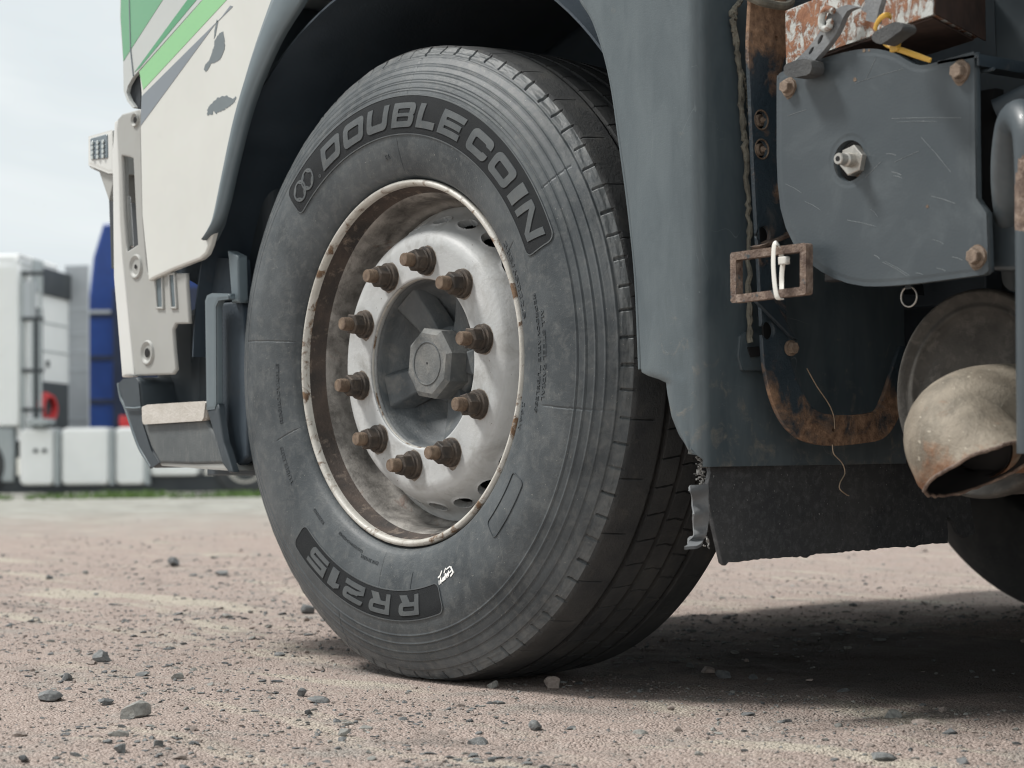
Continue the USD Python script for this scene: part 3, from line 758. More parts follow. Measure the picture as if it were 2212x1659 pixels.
# ---- cab: side panel with stripes, front corner, bumper
PANEL = [(299.5, 153), (302, 180), (304, 202), (302, 276), (306, 467), (320, 607), (372, 583), (432, 560), (444, 549), (452, 530), (466, 478), (484, 395), (512, 258), (547, 128), (592, 0), (600, -30), (640, -90), (470, -90), (436, 0)]
T_('side_panel', plate(pside(PANEL, Y0), side(Y0), .012, .005, .02), 'cab_cream')


def ragged(pts, seed, amp=1.6):
    rng = np.random.default_rng(seed); P = resample(np.array(pts, float), 2.2)
    return (P+rng.normal(0, amp*.45, P.shape)).tolist()


def decal(name, pts, m, lift=.0006, y=Y0, label=None):
    T_(name, plate(Polygon(pside(pts, y-lift)), side(y-lift), .0005, .0002, .03), m, 30, label)


decal('stripe', [(300.5, 155), (436, 2), (490, 0), (480, -60), (560, -60), (489, 0), (310, 194)][:2]+[(478, -45), (532, -45), (489, 0), (309, 194)], 'stripe_light_green', label='light green stripe')
decal('stripe', [(305.5, 208), (478, 37), (497, 12), (503, 14), (464, 53), (303.5, 272)], 'stripe_grey', label='grey stripe')
decal('paint_chip', ragged([(481, 67), (485, 85), (485, 107), (475, 129), (460, 137), (456, 137), (448, 152), (444, 155), (440, 151), (443, 140), (452, 130), (461, 104), (464, 86), (474, 72)], 1, 1.2), 'chip_grey', label='bare grey patch where paint peeled off')
decal('paint_chip', ragged([(488, 207), (503, 214), (510, 206), (507, 220), (496, 228), (489, 235), (470, 243), (466, 247), (462, 240), (456, 249), (447, 248), (449, 231), (467, 214), (478, 208)], 2, 2.2), 'chip_grey', label='ragged bare patch by the wheel arch')
decal('paint_chip', [(468, 42), (471, 46), (465, 78), (462, 84), (463, 66)], 'chip_grey')
# upper corner of the cab, set a little deeper, turning to the front
YC = Y0+.012
CORNER = [(260, -40), (259, 37), (266, 135), (267, 197), (275, 219), (287, 234), (290, 231), (280, 217), (273, 200), (276, 186), (286, 168), (300, 152), (436, 0), (470, -40)]
T_('cab_corner', plate(pside(CORNER, YC), side(YC), .008, .003, .02), 'stripe_pale')
decal('corner_stripe', [(262, -35), (260.5, 37), (266.5, 132), (282, 107), (351, 0), (374, -35)], 'stripe_green', y=YC, label='green stripe on the cab corner')
decal('corner_stripe', [(301, 147), (290, 156), (404, 0), (430, -35), (452, -35), (424, 0)], 'stripe_mid_green', y=YC, label='narrow darker green stripe')
T_('corner_seam', tube([at(278.5, -30, y=YC-.001), at(282, 110, y=YC-.001), at(288, 165, y=YC-.001)], .0012, 8), 'stripe_grey')
T_('corner_gap', plate(pside([(272, 190), (282, 166), (300, 155), (304, 205), (303, 236), (288, 234), (275, 214)], YC+.012), side(YC+.012), .05, .003), 'far_dark')
# white front strip and beige bumper corner
YB = Y0+.012
T_('front_strip', plate(pside([(246, 262), (241, 330), (244, 600), (262, 815), (291, 812), (282, 724), (266, 560), (261, 484), (258.5, 370), (253, 258)], YB+.004), side(YB+.004), .02, .006, .02), 'cab_white')
BUMP = Polygon(pside([(253, 258), (263, 246), (303, 235), (304, 280), (309, 480), (318, 590), (402, 590), (403, 620), (408.5, 699), (379, 700), (373, 712), (376, 760), (380, 798), (372, 809), (291, 812), (282, 724), (265, 553), (259, 484), (257, 370)], YB))
SLOT = Polygon(pside([(263, 336), (287, 342), (293, 470), (297, 528), (274, 543), (268, 470)], YB))
T_('bumper_corner', plate(BUMP.difference(SLOT), side(YB), .007, .004, .02), 'bumper_beige')
T_('slot_shade_sheet', plate(pside([(230, 300), (310, 300), (318, 580), (240, 580)], YB+.10), side(YB+.10), .01, .002), 'far_dark')  # dark sheet added behind the slot to stand for its shade
T_('slot_sky_bar', tube([at(274, 425, y=YB+.022), at(278, 480, y=YB+.022), at(281, 533, y=YB+.022)], .0075, 10), 'cab_white', 60)  # white bar stands in for bright sky seen through the slot
for (px, py, rpx, hole) in ((292, 259, 11, 5.5), (293, 576, 19, 4), (318, 762, 19, 8)):
    c = at(px, py, y=YB-.001); r_ = rpx*.00115
    T_('screw_socket', revolve(rprof([(r_*1.12, -.001), (r_, .0035), (r_*.86, .002), (r_*.5, -.004), (r_*.42, -.010), (.001, -.010)], .002, 4), 32, c), 'bumper_beige', 50)
    T_('socket_hole', revolve([(hole*.0011, .0006), (.0001, .0006)], 20, c), 'dark_hole', False)
for q in ([(331, 590), (349, 585), (352, 668), (336, 668)], [(361, 590), (376, 588), (381, 667), (367, 668)]):
    ctr = np.mean(q, 0)
    pol = Polygon(pside(q, YB-.004)); T_('recess_frame', plate(pol.difference(pol.buffer(-.0045)), side(YB-.004), .006, .0015), 'bumper_beige')
    T_('recess_panel', plate(pol.buffer(-.004), side(YB-.001), .003, .0005), 'trim_grey')
# lamp on the front corner
YL = Y0+.03
lp = [(191, 295), (236, 282), (243, 280), (245, 374), (235, 375), (191, 357)]
LAMP = T_('marker_lamp', plate(pside(lp, YL), side(YL), .10, .008, .01), 'cab_white')
obj('lamp_lens', plate(pside([(194, 299), (231, 289), (232, 342), (195, 346)], YL-.002), side(YL-.002), .006, .002, round_=.004), 'lens_glass', LAMP)
for r_ in range(4):
    for c_ in range(3):
        p = at(200+c_*11.5, 309+r_*10.5-c_*1.5, y=YL-.003)
        obj('lamp_diode', disc(p, (0, -1, 0), .0042, .0022, 12), 'lamp_dot', LAMP, 40)
T_('lamp_wedge', plate(pside([(191, 357), (235, 375), (245, 374), (244, 395), (236, 434), (232, 400), (191, 360)][:5]+[(215, 372)], YL+.01), side(YL+.01), .08, .004), 'bumper_beige')
# bumper end, step and its frame
T_('bumper_end', plate(pside([(256, 828), (266, 818), (292, 815), (299, 825), (304, 880), (309, 918), (326, 972), (343, 1000), (328, 1011), (300, 962), (272, 882), (260, 845)], Y0+.002), side(Y0+.002), .30, .008, .015), 'plastic_dark')
T_('bumper_edge', tube(smooth_path([at(*q, y=Y0+.006) for q in ((257, 828), (262, 858), (273, 884), (300, 962), (328, 1009))], 6), .0042, 8), 'trim_grey', 60)
T_('bumper_seam', tube([at(*q, y=Y0-.003) for q in ((272, 881), (290, 882), (305, 880))], .0022, 8), 'trim_grey', 60)
T_('step_well', rbox((-.62, .20, .60), (.55, .04, .55)), 'plastic_dark')
T_('step_well_side', plate(pside([(300, 815), (380, 815), (380, 690), (470, 640), (470, 900), (300, 905)], Y0+.09), side(Y0+.09), .02, .01), 'plastic_dark')
T_('step_ledge', plate(pside([(400, 600), (365, 588), (440, 555), (520, 560), (525, 650), (470, 640)], Y0+.06), side(Y0+.06), .02, .006), 'liner')
fr = Polygon(pside([(443, 650), (447, 638), (458, 633), (493, 634), (494, 646), (472, 649), (466, 662), (467, 868), (464, 884), (446, 886), (446, 866)], Y0-.002))
T_('step_frame', plate(fr, side(Y0-.002), .014, .006, .012), 'trim_grey')
T_('step_rib', plate(pside([(464, 880), (470, 872), (482, 955), (503, 1020), (494, 1022), (480, 1003), (462, 940), (446, 886)], Y0-.001), side(Y0-.001), .014, .004, .012), 'plastic_dark')
T_('step_side', plate(pside([(468, 655), (520, 650), (532, 760), (534, 985), (500, 1020), (478, 955), (467, 884)], Y0+.030), side(Y0+.030), .02, .005), 'liner')
T_('step_pad', plate(pside([(306, 879), (318, 874), (444, 866), (440, 902), (436, 909), (310, 917), (307, 910)], Y0-.004), side(Y0-.004), .17, .010, .01, round_=.004), 'step_pad', label='worn cream step tread')
T_('step_panel', plate(pside([(306, 913), (443, 905), (462, 935), (484, 1001), (420, 1003), (345, 1001), (325, 965)], Y0+.004), side(Y0+.004), .17, .006, .012), 'step_grey')
T_('step_lower_lip', plate(pside([(344, 1000), (420, 1003), (490, 1001), (500, 1017), (440, 1013), (350, 1006)], Y0+.008), side(Y0+.008), .15, .004), 'bumper_beige')
T_('hanger_strip', plate(pside([(491, 541), (513, 552), (516, 654), (500, 655)], Y0+.02), side(Y0+.02), .02, .004), 'trim_grey')
T_('cab_hull', rbox((.35, 1.18, 2.25), (1.75, 2.35, 2.1), .05), 'cab_white')
T_('cab_front', rbox((-.66, 1.15, 1.0), (.22, 2.1, .86), .03), 'plastic_dark')
T_('added_body_box', rbox((2.7, 1.20, 2.25), (3.4, 2.5, 2.2), .03), 'plastic_grey')  # unseen box added overhead to block sky light behind the mudguard

# ---- mudguard behind the wheel: outer face, rounded corner, rear face
XR = .708
Lz = np.array([at(*q, y=Y0)[[2, 0]] for q in ((1210, -130), (1258, 0), (1285, 45), (1310, 120), (1327, 200), (1341, 300), (1352, 380), (1361, 450), (1369, 530), (1376, 600), (1381, 700), (1385, 798))])
cut = np.array([at(*q, y=Y0)[[2, 0]] for q in ((1387, 808), (1438, 824), (1441, 850), (1450, 900), (1466, 940), (1490, 975), (1512, 990), (1530, 1002), (1548, 1009))])
edge_z = np.r_[cut[::-1, 0], Lz[::-1, 0]]; edge_x = np.r_[cut[::-1, 1], Lz[::-1, 1]]
o_ = np.argsort(edge_z); edge_z, edge_x = edge_z[o_], edge_x[o_]
zs = np.r_[np.linspace(edge_z[0], .50, 30), np.linspace(.51, 1.10, 36)]
rows = []
for z in zs:
    xl = np.interp(z, edge_z, edge_x); rc = .020
    xe = XR-rc; row = []
    xl2 = min(xl, XR-.004)
    if xl2 < xe:
        for t in np.linspace(0, 1, 10): row.append((xl2+(xe-xl2)*t, Y0-.004*math.sin(math.pi*t), z))
        a0 = 0
    else:
        a0 = math.acos(np.clip(1-(xl2-xe)/rc, -1, 1)) if False else math.asin(np.clip((xl2-xe)/rc, 0, .98))
        for t in np.linspace(0, 1, 10): row.append((xe+rc*math.sin(a0), Y0+rc*(1-math.cos(a0)), z))
    for t in np.linspace(a0, math.pi/2, 9)[1:]: row.append((xe+rc*math.sin(t), Y0+rc*(1-math.cos(t)), z))
    for t in np.linspace(0, 1, 12)[1:]: row.append((XR, Y0+rc+(.40-Y0-rc)*t, z))
    rows.append(row)
P = np.array(rows)
# a shallow dent and some waviness, as on a plastic part that has lived
wv = meshkit.fbm(P.reshape(-1, 3)*[4, 4, 3], 3, 8).reshape(P.shape[:2])-.5
P[..., 1] += .006*wv*(P[..., 0] < XR-.02)
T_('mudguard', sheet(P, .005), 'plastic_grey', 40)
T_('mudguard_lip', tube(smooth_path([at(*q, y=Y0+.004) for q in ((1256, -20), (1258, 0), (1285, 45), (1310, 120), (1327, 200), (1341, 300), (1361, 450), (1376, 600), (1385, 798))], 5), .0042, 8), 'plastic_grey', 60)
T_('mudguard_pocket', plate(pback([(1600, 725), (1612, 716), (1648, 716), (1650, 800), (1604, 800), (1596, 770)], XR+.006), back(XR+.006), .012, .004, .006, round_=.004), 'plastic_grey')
T_('pocket_hole', plate(pback([(1615, 750), (1640, 748), (1645, 768), (1622, 772)], XR+.0075), back(XR+.0075), .002, .0003), 'dark_hole')
# dirty ragged seam running down beside the mudguard
random.seed(5)
for (pts, rad) in (([(1602, 0), (1582, 28), (1590, 80), (1600, 160), (1604, 250), (1611, 330), (1617, 430), (1620, 520), (1618, 640), (1621, 740)], .0040), ([(1590, 20), (1586, 60), (1594, 120), (1600, 200), (1606, 300)], .0030), ([(1600, 150), (1610, 180), (1616, 230), (1622, 290)], .0022)):
    base = smooth_path([at(*q, x=XR+.012) for q in pts], 8)
    rng = np.random.default_rng(len(pts))
    base[1:-1] += rng.normal(0, .0012, base[1:-1].shape)
    T_('ragged_seam', tube(base, rad*(.7+.6*rng.random(len(base))), 7), 'seam_dirt', False)
# mud flap with torn edges
rng = np.random.default_rng(11)
bot = []
for t in np.linspace(0, 1, 70):
    bot.append((1561+(2048-1561)*t, 1216-44*t+rng.normal(0, 1.2)+(5 if rng.random() < .06 else 0)))
flap = [(1530, 985), (1536, 1020), (1530, 1046), (1534, 1100), (1546, 1150)]+bot+[(2049, 1150), (2046, 1120), (2050, 1117), (2062, 1130), (2070, 1150), (2084, 1162), (2108, 1152), (2098, 1090), (2085, 990)]
XF = XR-.012
T_('mud_flap', plate(pback(flap, XF), back(XF), .008, .0015, .02), 'flap_rubber')
# embossed maker's line on the flap, worn almost away
for txt, q0, hh, sx in (('YUN CHERY', (1724, 1128), .012, 1.35), ('TRUCK', (1868, 1113), .011, 1.4)):
    t = meshkit.text_mesh(txt, hh, .0016, True); p0 = at(*q0, x=XF); v = np.array(t.vertices)
    T_('flap_lettering', trimesh.Trimesh(np.c_[p0[0]-.0008+v[:, 2], p0[1]+v[:, 0]*sx, p0[2]+v[:, 1]], t.faces, process=False), 'flap_rubber', False)
# curled strip torn from the flap and its frayed cord
rows = []
for k, (y_, x0, x1) in enumerate(((1048, 1490, 1530), (1062, 1492, 1531), (1078, 1496, 1530), (1094, 1497, 1531), (1110, 1500, 1532), (1126, 1498, 1531), (1142, 1499, 1529), (1158, 1498, 1526), (1168, 1488, 1520), (1176, 1485, 1514), (1181, 1478, 1505))):
    row = []
    for t in np.linspace(0, 1, 6):
        p = at(x0+(x1-x0)*t, y_-2*t, x=XF+.004+.008*math.sin(k*1.9)*(1-t)+(.03*max(0, k-8)))
        row.append(p)
    rows.append(row)
R2 = np.array(rows); R2 = np.stack([smooth_path(R2[:, j], 4) for j in range(6)], 1)
T_('torn_strip', sheet(R2[::-1], .004), 'strap_rubber', 50, 'curled torn strip of rubber')
fr_ = []
for k in range(46):
    t = k/46; lowp = k >= 34
    if lowp: px, py = 1519+14*(k-34)/12+rng.normal(0, 3), 1128+62*(k-34)/12
    else: px, py = 1510+8*rng.random()+8*t*0+rng.normal(0, 4), 984+64*t*1.35
    p = at(px, py, x=XF-.002); q = p+rng.normal(0, .004, 3)
    fr_.append(tube([p, (p+q)/2+rng.normal(0, .001, 3), q], .0012, 5))
fc_ = T_('frayed_cord', cat_(*fr_), 'cord', False, 'frayed pale cord at the torn edge'); tag(stage.GetPrimAtPath(fc_), kind='stuff')

# ---- post and U-shaped bracket of dark rusty steel
XP = XR+.052
post = [(1617, -30), (1622, 0), (1618, 100), (1622, 200), (1631, 400), (1640, 560), (1647, 700), (1654, 800), (1680, 890), (1722, 943), (1782, 962), (1860, 958), (1915, 942), (1950, 880), (1978, 780), (1962, 752), (1945, 752), (1905, 868), (1880, 892), (1800, 896), (1755, 880), (1722, 820), (1706, 760), (1697, 640), (1690, 400), (1683, 200), (1699, 100), (1706, 0), (1710, -30)]
pp = Polygon(smooth_path(np.array([(*q_, 0.0) for q_ in pback(post, XP)]), 6)[:, :2]).buffer(0).buffer(-.012, quad_segs=8).buffer(.030, quad_segs=8).buffer(-.018, quad_segs=8)
for (px, py, rp) in ((1645, 259, 20), (1646, 322, 20), (1651, 508, 20), (1660, 714, 20), (1678, 83, 5.5), (1801, 928, 5)):
    c = at(px, py, x=XP); rz = (at(px, py-rp, x=XP)-at(px, py+rp, x=XP))[2]/2
    pp = pp.difference(affinity.scale(Point(c[1], c[2]).buffer(rz, 24), 1, 1))
sl = Polygon(pback([(1684, 560), (1690, 545), (1697, 560), (1699, 630), (1693, 642), (1683, 632)], XP)); pp = pp.difference(sl)
BR = T_('bracket_post', plate(pp, back(XP), .007, .0030, .012, round_=.0), 'post_steel', label='dark steel bracket post curving into a rusty U')
for (px, py) in ((1645, 259), (1646, 322)):
    c = at(px+4, py, x=XP-.012); obj('post_bolt', cat_(disc(c-[.012, 0, 0], (1, 0, 0), .0048, .021, 16, .2), disc(c-[.012, 0, 0], (1, 0, 0), .0085, .010, 16)), 'bolt_rust', BR)
    c = at(px, py, x=XP); rz = (at(px, py-20, x=XP)-at(px, py+20, x=XP))[2]/2; th = np.linspace(0, 2*np.pi, 40)
    obj('rust_ring', tube(np.c_[np.full(40, XP-.0004), c[1]+(rz+.0006)*np.cos(th), c[2]+(rz+.0006)*np.sin(th)], .0013, 8, cap=False), 'stud_rust', BR, 60)
obj('post_back', plate(Polygon(pback([(1630, 180), (1680, 180), (1700, 740), (1650, 740)], XP-.026)), back(XP-.026), .003, .0005), 'dark_hole', BR)
c = at(1706, 752, x=XP+.002); obj('post_bolt', cat_(disc(c, (1, 0, 0), .011, .004, 18), hexnut(c+[.003, 0, 0], (1, 0, 0), .0085, .008)), 'bolt_rust', BR)
obj('top_wrap', tube(smooth_path([at(1610, -10, x=XP+.01), at(1650, 6, x=XP+.018), at(1700, 12, x=XP+.01), at(1712, -12, x=XP)], 8), .006, 8), 'seam_dirt', BR)
# dark angle bracket behind the small frame
T_('angle_bracket', plate(pback([(1632, 648), (1668, 640), (1722, 734), (1708, 726)], XP+.012), back(XP+.012), .006, .001), 'steel_dark')
T_('angle_bracket', plate(pback([(1640, 532), (1742, 490), (1742, 498), (1650, 536)], XP+.010), back(XP+.010), .02, .001), 'rusty_steel')
# small rusty rectangular frame
YF_ = Y0-.035
q = [np.array(at(*c_, y=YF_)) for c_ in ((1577, 546), (1741, 524), (1741, 636), (1578, 655))]
cen = sum(q)/4
fo = [c_+(cen-c_)*.0 for c_ in q]; w_ = .0075
ring_o = Polygon([(p[0], p[2]) for p in q]); ring_i = ring_o.buffer(-.0105, join_style=2)
T_('rusty_frame', plate(Polygon(ring_o.buffer(-.004).buffer(.004).exterior.coords, [ring_i.exterior.coords]), side(YF_), .013, .0050, .006), 'rusty_steel', label='small rusty rectangular frame')
# ---- grey equipment cover with bolts
YCV = Y0-.005
def rc6(x, y): return ((1860+x/2.304)*.864063, (y/2.304)*.864063)
cv = [rc6(*q_) for q_ in ((188, 900), (188, 480), (196, 435), (222, 412), (300, 385), (420, 345), (560, 305), (640, 288), (720, 280), (790, 286), (870, 308), (930, 342), (975, 366), (1020, 375), (1075, 367), (1200, 330), (1325, 295), (1332, 900), (1336, 1140), (1395, 1225), (1402, 1400), (1408, 1560), (1380, 1582), (1200, 1606), (1000, 1632), (850, 1646), (760, 1650), (690, 1648), (600, 1632), (520, 1604), (440, 1562), (360, 1502), (290, 1415), (240, 1310), (210, 1200), (194, 1060))]
cvp = Polygon(smooth_path(np.c_[pside(cv, YCV), np.zeros(len(cv))][list(range(16))], 3)[:, :2].tolist()+pside(cv[16:], YCV)).buffer(0)
hc = at(*rc6(606, 926), y=YCV); hr = (at(*rc6(606, 808), y=YCV)-at(*rc6(606, 1044), y=YCV))[2]/2
cvp = cvp.difference(Point(hc[0], hc[2]).buffer(hr, 32))
CV = T_('equipment_cover', plate(cvp, side(YCV), .0115, .009, .010), 'cover_paint', label='grey painted metal cover with a round hole')
cvs = cvp.buffer(-.018)
for (bx, by, s_) in ((255, 502, 1.0), (1243, 412, 1.12), (1338, 1478, 1.12)):
    c = at(*rc6(bx+6, by), y=YCV); tt = np.linspace(0, 2*np.pi, 22)[:-1]; rg_ = np.random.default_rng(int(bx))
    rr2 = .0128*s_+rg_.normal(0, .0005, 21)+.003*np.exp(-((tt-1.45*np.pi)/.4)**2)
    obj('rust_stain', plate(Polygon(np.c_[c[0]+rr2*np.cos(tt), c[2]+rr2*np.sin(tt)]), side(YCV-.0003), .0004, .00005, .01), 'stud_rust', CV, False)
    obj('cover_bolt', cat_(disc(c, (0, -1, 0), .0118*s_, .0035, 20, .2), hexnut(c+[0, -.003, 0], (0, -1, 0), .0086*s_, .009, 6, .12, rot=.4)), 'bolt_rust', CV, 25)
scr = []
for (x0, y0, x1, y1, w_) in ((850, 683, 1250, 678, 2.2), (880, 703, 1110, 700, 1.6), (252, 668, 360, 632, 1.6), (1020, 790, 1190, 990, 1.8), (820, 885, 876, 894, 3.2), (850, 990, 905, 1008, 3.0), (862, 1012, 910, 1026, 2.4), (1080, 1130, 1215, 1172, 2.4), (595, 1268, 760, 1305, 2.0), (700, 1022, 790, 930, 1.4), (870, 932, 1010, 870, 1.4), (750, 1470, 782, 1492, 3.0), (800, 1510, 940, 1590, 1.8), (812, 1506, 952, 1586, 1.4), (1090, 1380, 1150, 1405, 1.8), (730, 1205, 770, 1250, 1.6), (640, 478, 920, 395, 1.3), (350, 1160, 440, 1210, 1.4), (240, 1060, 330, 1110, 1.4), (700, 460, 760, 330, 1.4), (1200, 1480, 1260, 1500, 2.6), (1110, 1545, 1160, 1560, 2.6), (990, 1572, 1030, 1582, 2.4)):
    ln_ = LineString(pside([rc6(x0, y0), rc6((x0+x1)/2+3, (y0+y1)/2-3), rc6(x1, y1)], YCV)).buffer(w_*.00014, cap_style='flat')
    scr.append(plate(ln_, side(YCV-.0003), .0004, .00005, .02))
sp_ = obj('scratches', cat_(*scr), 'scratch_pale', CV, False); tag(stage.GetPrimAtPath(sp_), kind='stuff')
for (x0, y0, r_) in ((638, 458, 15), (1055, 1190, 11), (690, 291, 13), (720, 290, 9)):
    c = at(*rc6(x0, y0), y=YCV-.0004); obj('rust_spot', plate(ragged(np.c_[c[0]*1e3+r_*.19*np.cos(np.linspace(0, 6.1, 12)), c[2]*1e3+r_*.19*np.sin(np.linspace(0, 6.1, 12))].tolist(), x0, .5) and Polygon(np.array(ragged(np.c_[c[0]*1e3+r_*.19*np.cos(np.linspace(0, 6.1, 12)), c[2]*1e3+r_*.19*np.sin(np.linspace(0, 6.1, 12))].tolist(), x0, .5))/1e3), side(YCV-.0004), .0005, .0001, .02), 'stud_rust', CV, False)
# fitting in the hole
c = at(*rc6(625, 930), y=YCV+.012); c = np.array([hc[0]+.010, YCV+.03, hc[2]-.001])
FT = T_('hub_fitting', cat_(disc(c, (0, -1, 0), .0205, .020, 28, .1), disc(c+[0, -.018, 0], (0, -1, 0), .0190, .006, 28, .2)), 'bolt_rust')
obj('fitting_nut', hexnut(c+[0, -.024, 0], (0, -1, 0), .0195, .015, 6, .07, rot=.25), 'zinc', FT, False)
obj('fitting_nipple', cat_(disc(c+[0, -.039, 0], (0, -1, 0), .0092, .012, 20, .2), disc(c+[0, -.051, 0], (0, -1, 0), .0074, .012, 20, .12)), 'zinc', FT, 30)
obj('nipple_bore', revolve([(.0034, .0), (.0001, .0)], 14, c+[0, -.0635, 0]), 'dark_hole', FT, False)
T_('cover_back', rbox((1.02, YCV+.075, .70), (.28, .02, .22)), 'dark_hole')
# flange, side plates and drain ring about the cover
xr = at(*rc6(1325, 295), y=YCV)
T_('cover_flange', rbox((xr[0]+.004-.03, YCV+.16, xr[2]-.006), (.06, .32, .005), .001), 'cover_paint')
T_('cover_flange_lip', rbox((xr[0]+.005, YCV+.16, xr[2]-.011), (.003, .32, .014), .001), 'steel_dark')
T_('cover_hook', tube(smooth_path([at(*rc6(*q_), y=YCV+.02) for q_ in ((1330, 402), (1370, 410), (1410, 405), (1440, 396))], 5), .0024, 8), 'cover_paint')
T_('side_plate', plate(pside([rc6(*q_) for q_ in ((1402, 1228), (1480, 1192), (1640, 1110), (1640, 1560), (1414, 1556))], YCV+.030), side(YCV+.030), .03, .006), 'cover_paint')
T_('drain_tab', rbox(at(1963, 614, y=YCV+.03), (.010, .004, .012), .001), 'steel_dark')
cr_ = at(1963.5, 641, y=YCV+.03); th = np.linspace(0, 2*np.pi, 40)
T_('drain_ring', tube(np.c_[cr_[0]+.0125*np.cos(th), np.full(40, cr_[1]), cr_[2]+.0125*np.sin(th)], .0011, 8, cap=False), 'zinc', 60)
# interior behind the cover: dark tanks, rails and hoses
T_('chassis_panel', rbox((1.75, .62, 1.0), (2.2, .04, 1.06)), 'liner')
T_('chassis_wall', rbox((.86, .36, .98), (.42, .03, .42)), 'plastic_dark')
T_('air_tank', tube([(1.24, .16, .74), (1.26, .16, .74), (1.60, .16, .74), (1.62, .16, .74)], [.05, .10, .10, .05], 24), 'steel_dark', 60)
T_('hose', tube(smooth_path([(1.17, .02, .78), (1.22, .05, .80), (1.27, .12, .80), (1.30, .2, .74), (1.3, .25, .62)], 8), .014, 12), 'plastic_dark', 60)
T_('chassis_rail', rbox((2.2, .75, .82), (4.6, .09, .30)), 'steel_dark')
T_('added_engine_block', rbox((.45, 1.10, .66), (1.3, .85, .62), .05), 'liner')  # unseen mass added to darken the ground under the truck
T_('added_front_bumper', rbox((-.80, 1.15, .50), (.16, 2.2, .28), .03), 'plastic_dark')  # added box that keeps light from the front off the ground beneath
for yy_ in (.35, 2.0):
    T_('added_drive_wheel', revolve(rprof([(.20, .0), (.30, .02), (.48, .02), (.515, -.02), (.515, -.56), (.48, -.60), (.20, -.58)], .02, 4), 64, (3.6, yy_-.2, .516)), 'tread_rubber')  # wheels out of view, added to block light from the rear
T_('added_gearbox', rbox((1.35, 1.15, .62), (1.0, .6, .52), .06), 'liner')  # unseen volume added low down to deepen the under-truck shadow
T_('side_tank', rbox((2.2, 1.95, .60), (2.4, .55, .62), .06), 'liner')  # added far-side occluder, shades the ground under the truck
T_('added_under_tray', rbox((1.7, 1.15, .70), (4.0, 1.9, .06)), 'liner')  # added occluder over the ground under the truck
T_('added_fuel_tank', rbox((2.45, .30, .62), (2.0, .68, .66), .06), 'muffler_steel')  # out of view, brought forward to block low sky from the mudguard
# grey upright at the top right
T_('upright_panel', plate(pside([(2143, -40), (2300, -40), (2300, 150), (2212, 138), (2150, 152)], .10), side(.10), .04, .004), 'cover_paint')
# guard pipe at the right edge
gp = [(2236, 980, -.10), (2234, 700, -.10), (2232, 420, -.10), (2229, 320, -.10), (2222, 272, -.095), (2206, 252, -.08), (2190, 268, -.06), (2181, 320, -.045), (2178, 380, -.03), (2182, 440, -.01), (2192, 520, .05), (2200, 600, .12)]
T_('guard_pipe', tube(smooth_path([at(a_, b_, y=c_) for a_, b_, c_ in gp], 8), .0205, 20), 'cover_paint', 60)
T_('pipe_rust', tube([at(2233, b_, y=-.10) for b_ in (335, 345, 480, 505)], [.0204, .0211, .0211, .0204], 20, cap=False), 'rusty_steel', 60)

# ---- muffler and exhaust elbow
MC = at(2112, 850, y=.12); MS = .895
mp = rprof([(.001, -.012), (.105, -.012), (.118, -.009), (.123, -.002), (.132, -.006), (.138, -.001), (.146, .003), (.151, -.003), (.151, -.018), (.146, -.025), (.146, -.40)], .004, 4)
T_('muffler', revolve(mp*[MS, 1], 96, MC), 'muffler_steel', 45)
el = np.array([at(2250, 906, y=.14), at(2205, 904, y=.085), at(2150, 906, y=.025), at(2104, 916, y=-.020), at(2076, 940, y=-.045), at(2088, 976, y=-.058), at(2124, 1012, y=-.062)])
ep = smooth_path(el, 6); ER = .0675
tg = np.gradient(ep, axis=0); tg /= np.linalg.norm(tg, axis=1, keepdims=True)
PN = np.array([.41, .00, -.88]); PN /= np.linalg.norm(PN)       # the mouth looks down and to the rear
em = tube(ep, ER, 56, cap=False)


def cut_mouth(m, n, shrink=1.0):
    v = np.array(m.vertices).reshape(-1, n, 3); c0 = ep[-1]
    for k in range(len(v)):         # rings near the end are sheared on to the mouth's plane
        w = np.clip((k-(len(v)-16))/15, 0, 1); w = w*w*(3-2*w); cc = v[k].mean(0); t = tg[len(tg)-len(v)+k]
        dpl = ((cc-v[k])@PN)/(t@PN); v[k] = v[k]+w*np.outer(dpl, t)
    m.vertices = v.reshape(-1, 3); return m


em = cut_mouth(em, 56)
T_('exhaust_pipe', em, 'exhaust_steel', 60)
# inside of the pipe's mouth and the ragged rusty rim
ei = cut_mouth(tube(ep[-18:], ER*.955, 40, cap=False), 40); ei.invert()
T_('pipe_inside', cat_(ei, disc(ep[-15]-tg[-15]*.01, tg[-15], ER*.95, .004, 40)), 'dark_hole', 60)
rng = np.random.default_rng(4); th = np.linspace(0, 2*np.pi, 64)
rim_pts = np.array(em.vertices)[-56:]; rim_pts = np.vstack([rim_pts, rim_pts[:1]])
T_('pipe_rim', tube(rim_pts+rng.normal(0, .0008, rim_pts.shape), .0022, 8, cap=False), 'rusty_steel', 60)
T_('pipe_weld', tube(np.c_[el[0][0]+.073*np.cos(th), np.full(64, .132), el[0][2]+.073*np.sin(th)], .005, 8, cap=False), 'muffler_steel', 60)
T_('tank_band', tube(smooth_path([(1.17, .14, .27), (1.24, .10, .262), (1.34, .06, .27), (1.5, .04, .285)], 6), .02, 10, flat=(.25, (0, 1, 0))), 'muffler_steel', 60)

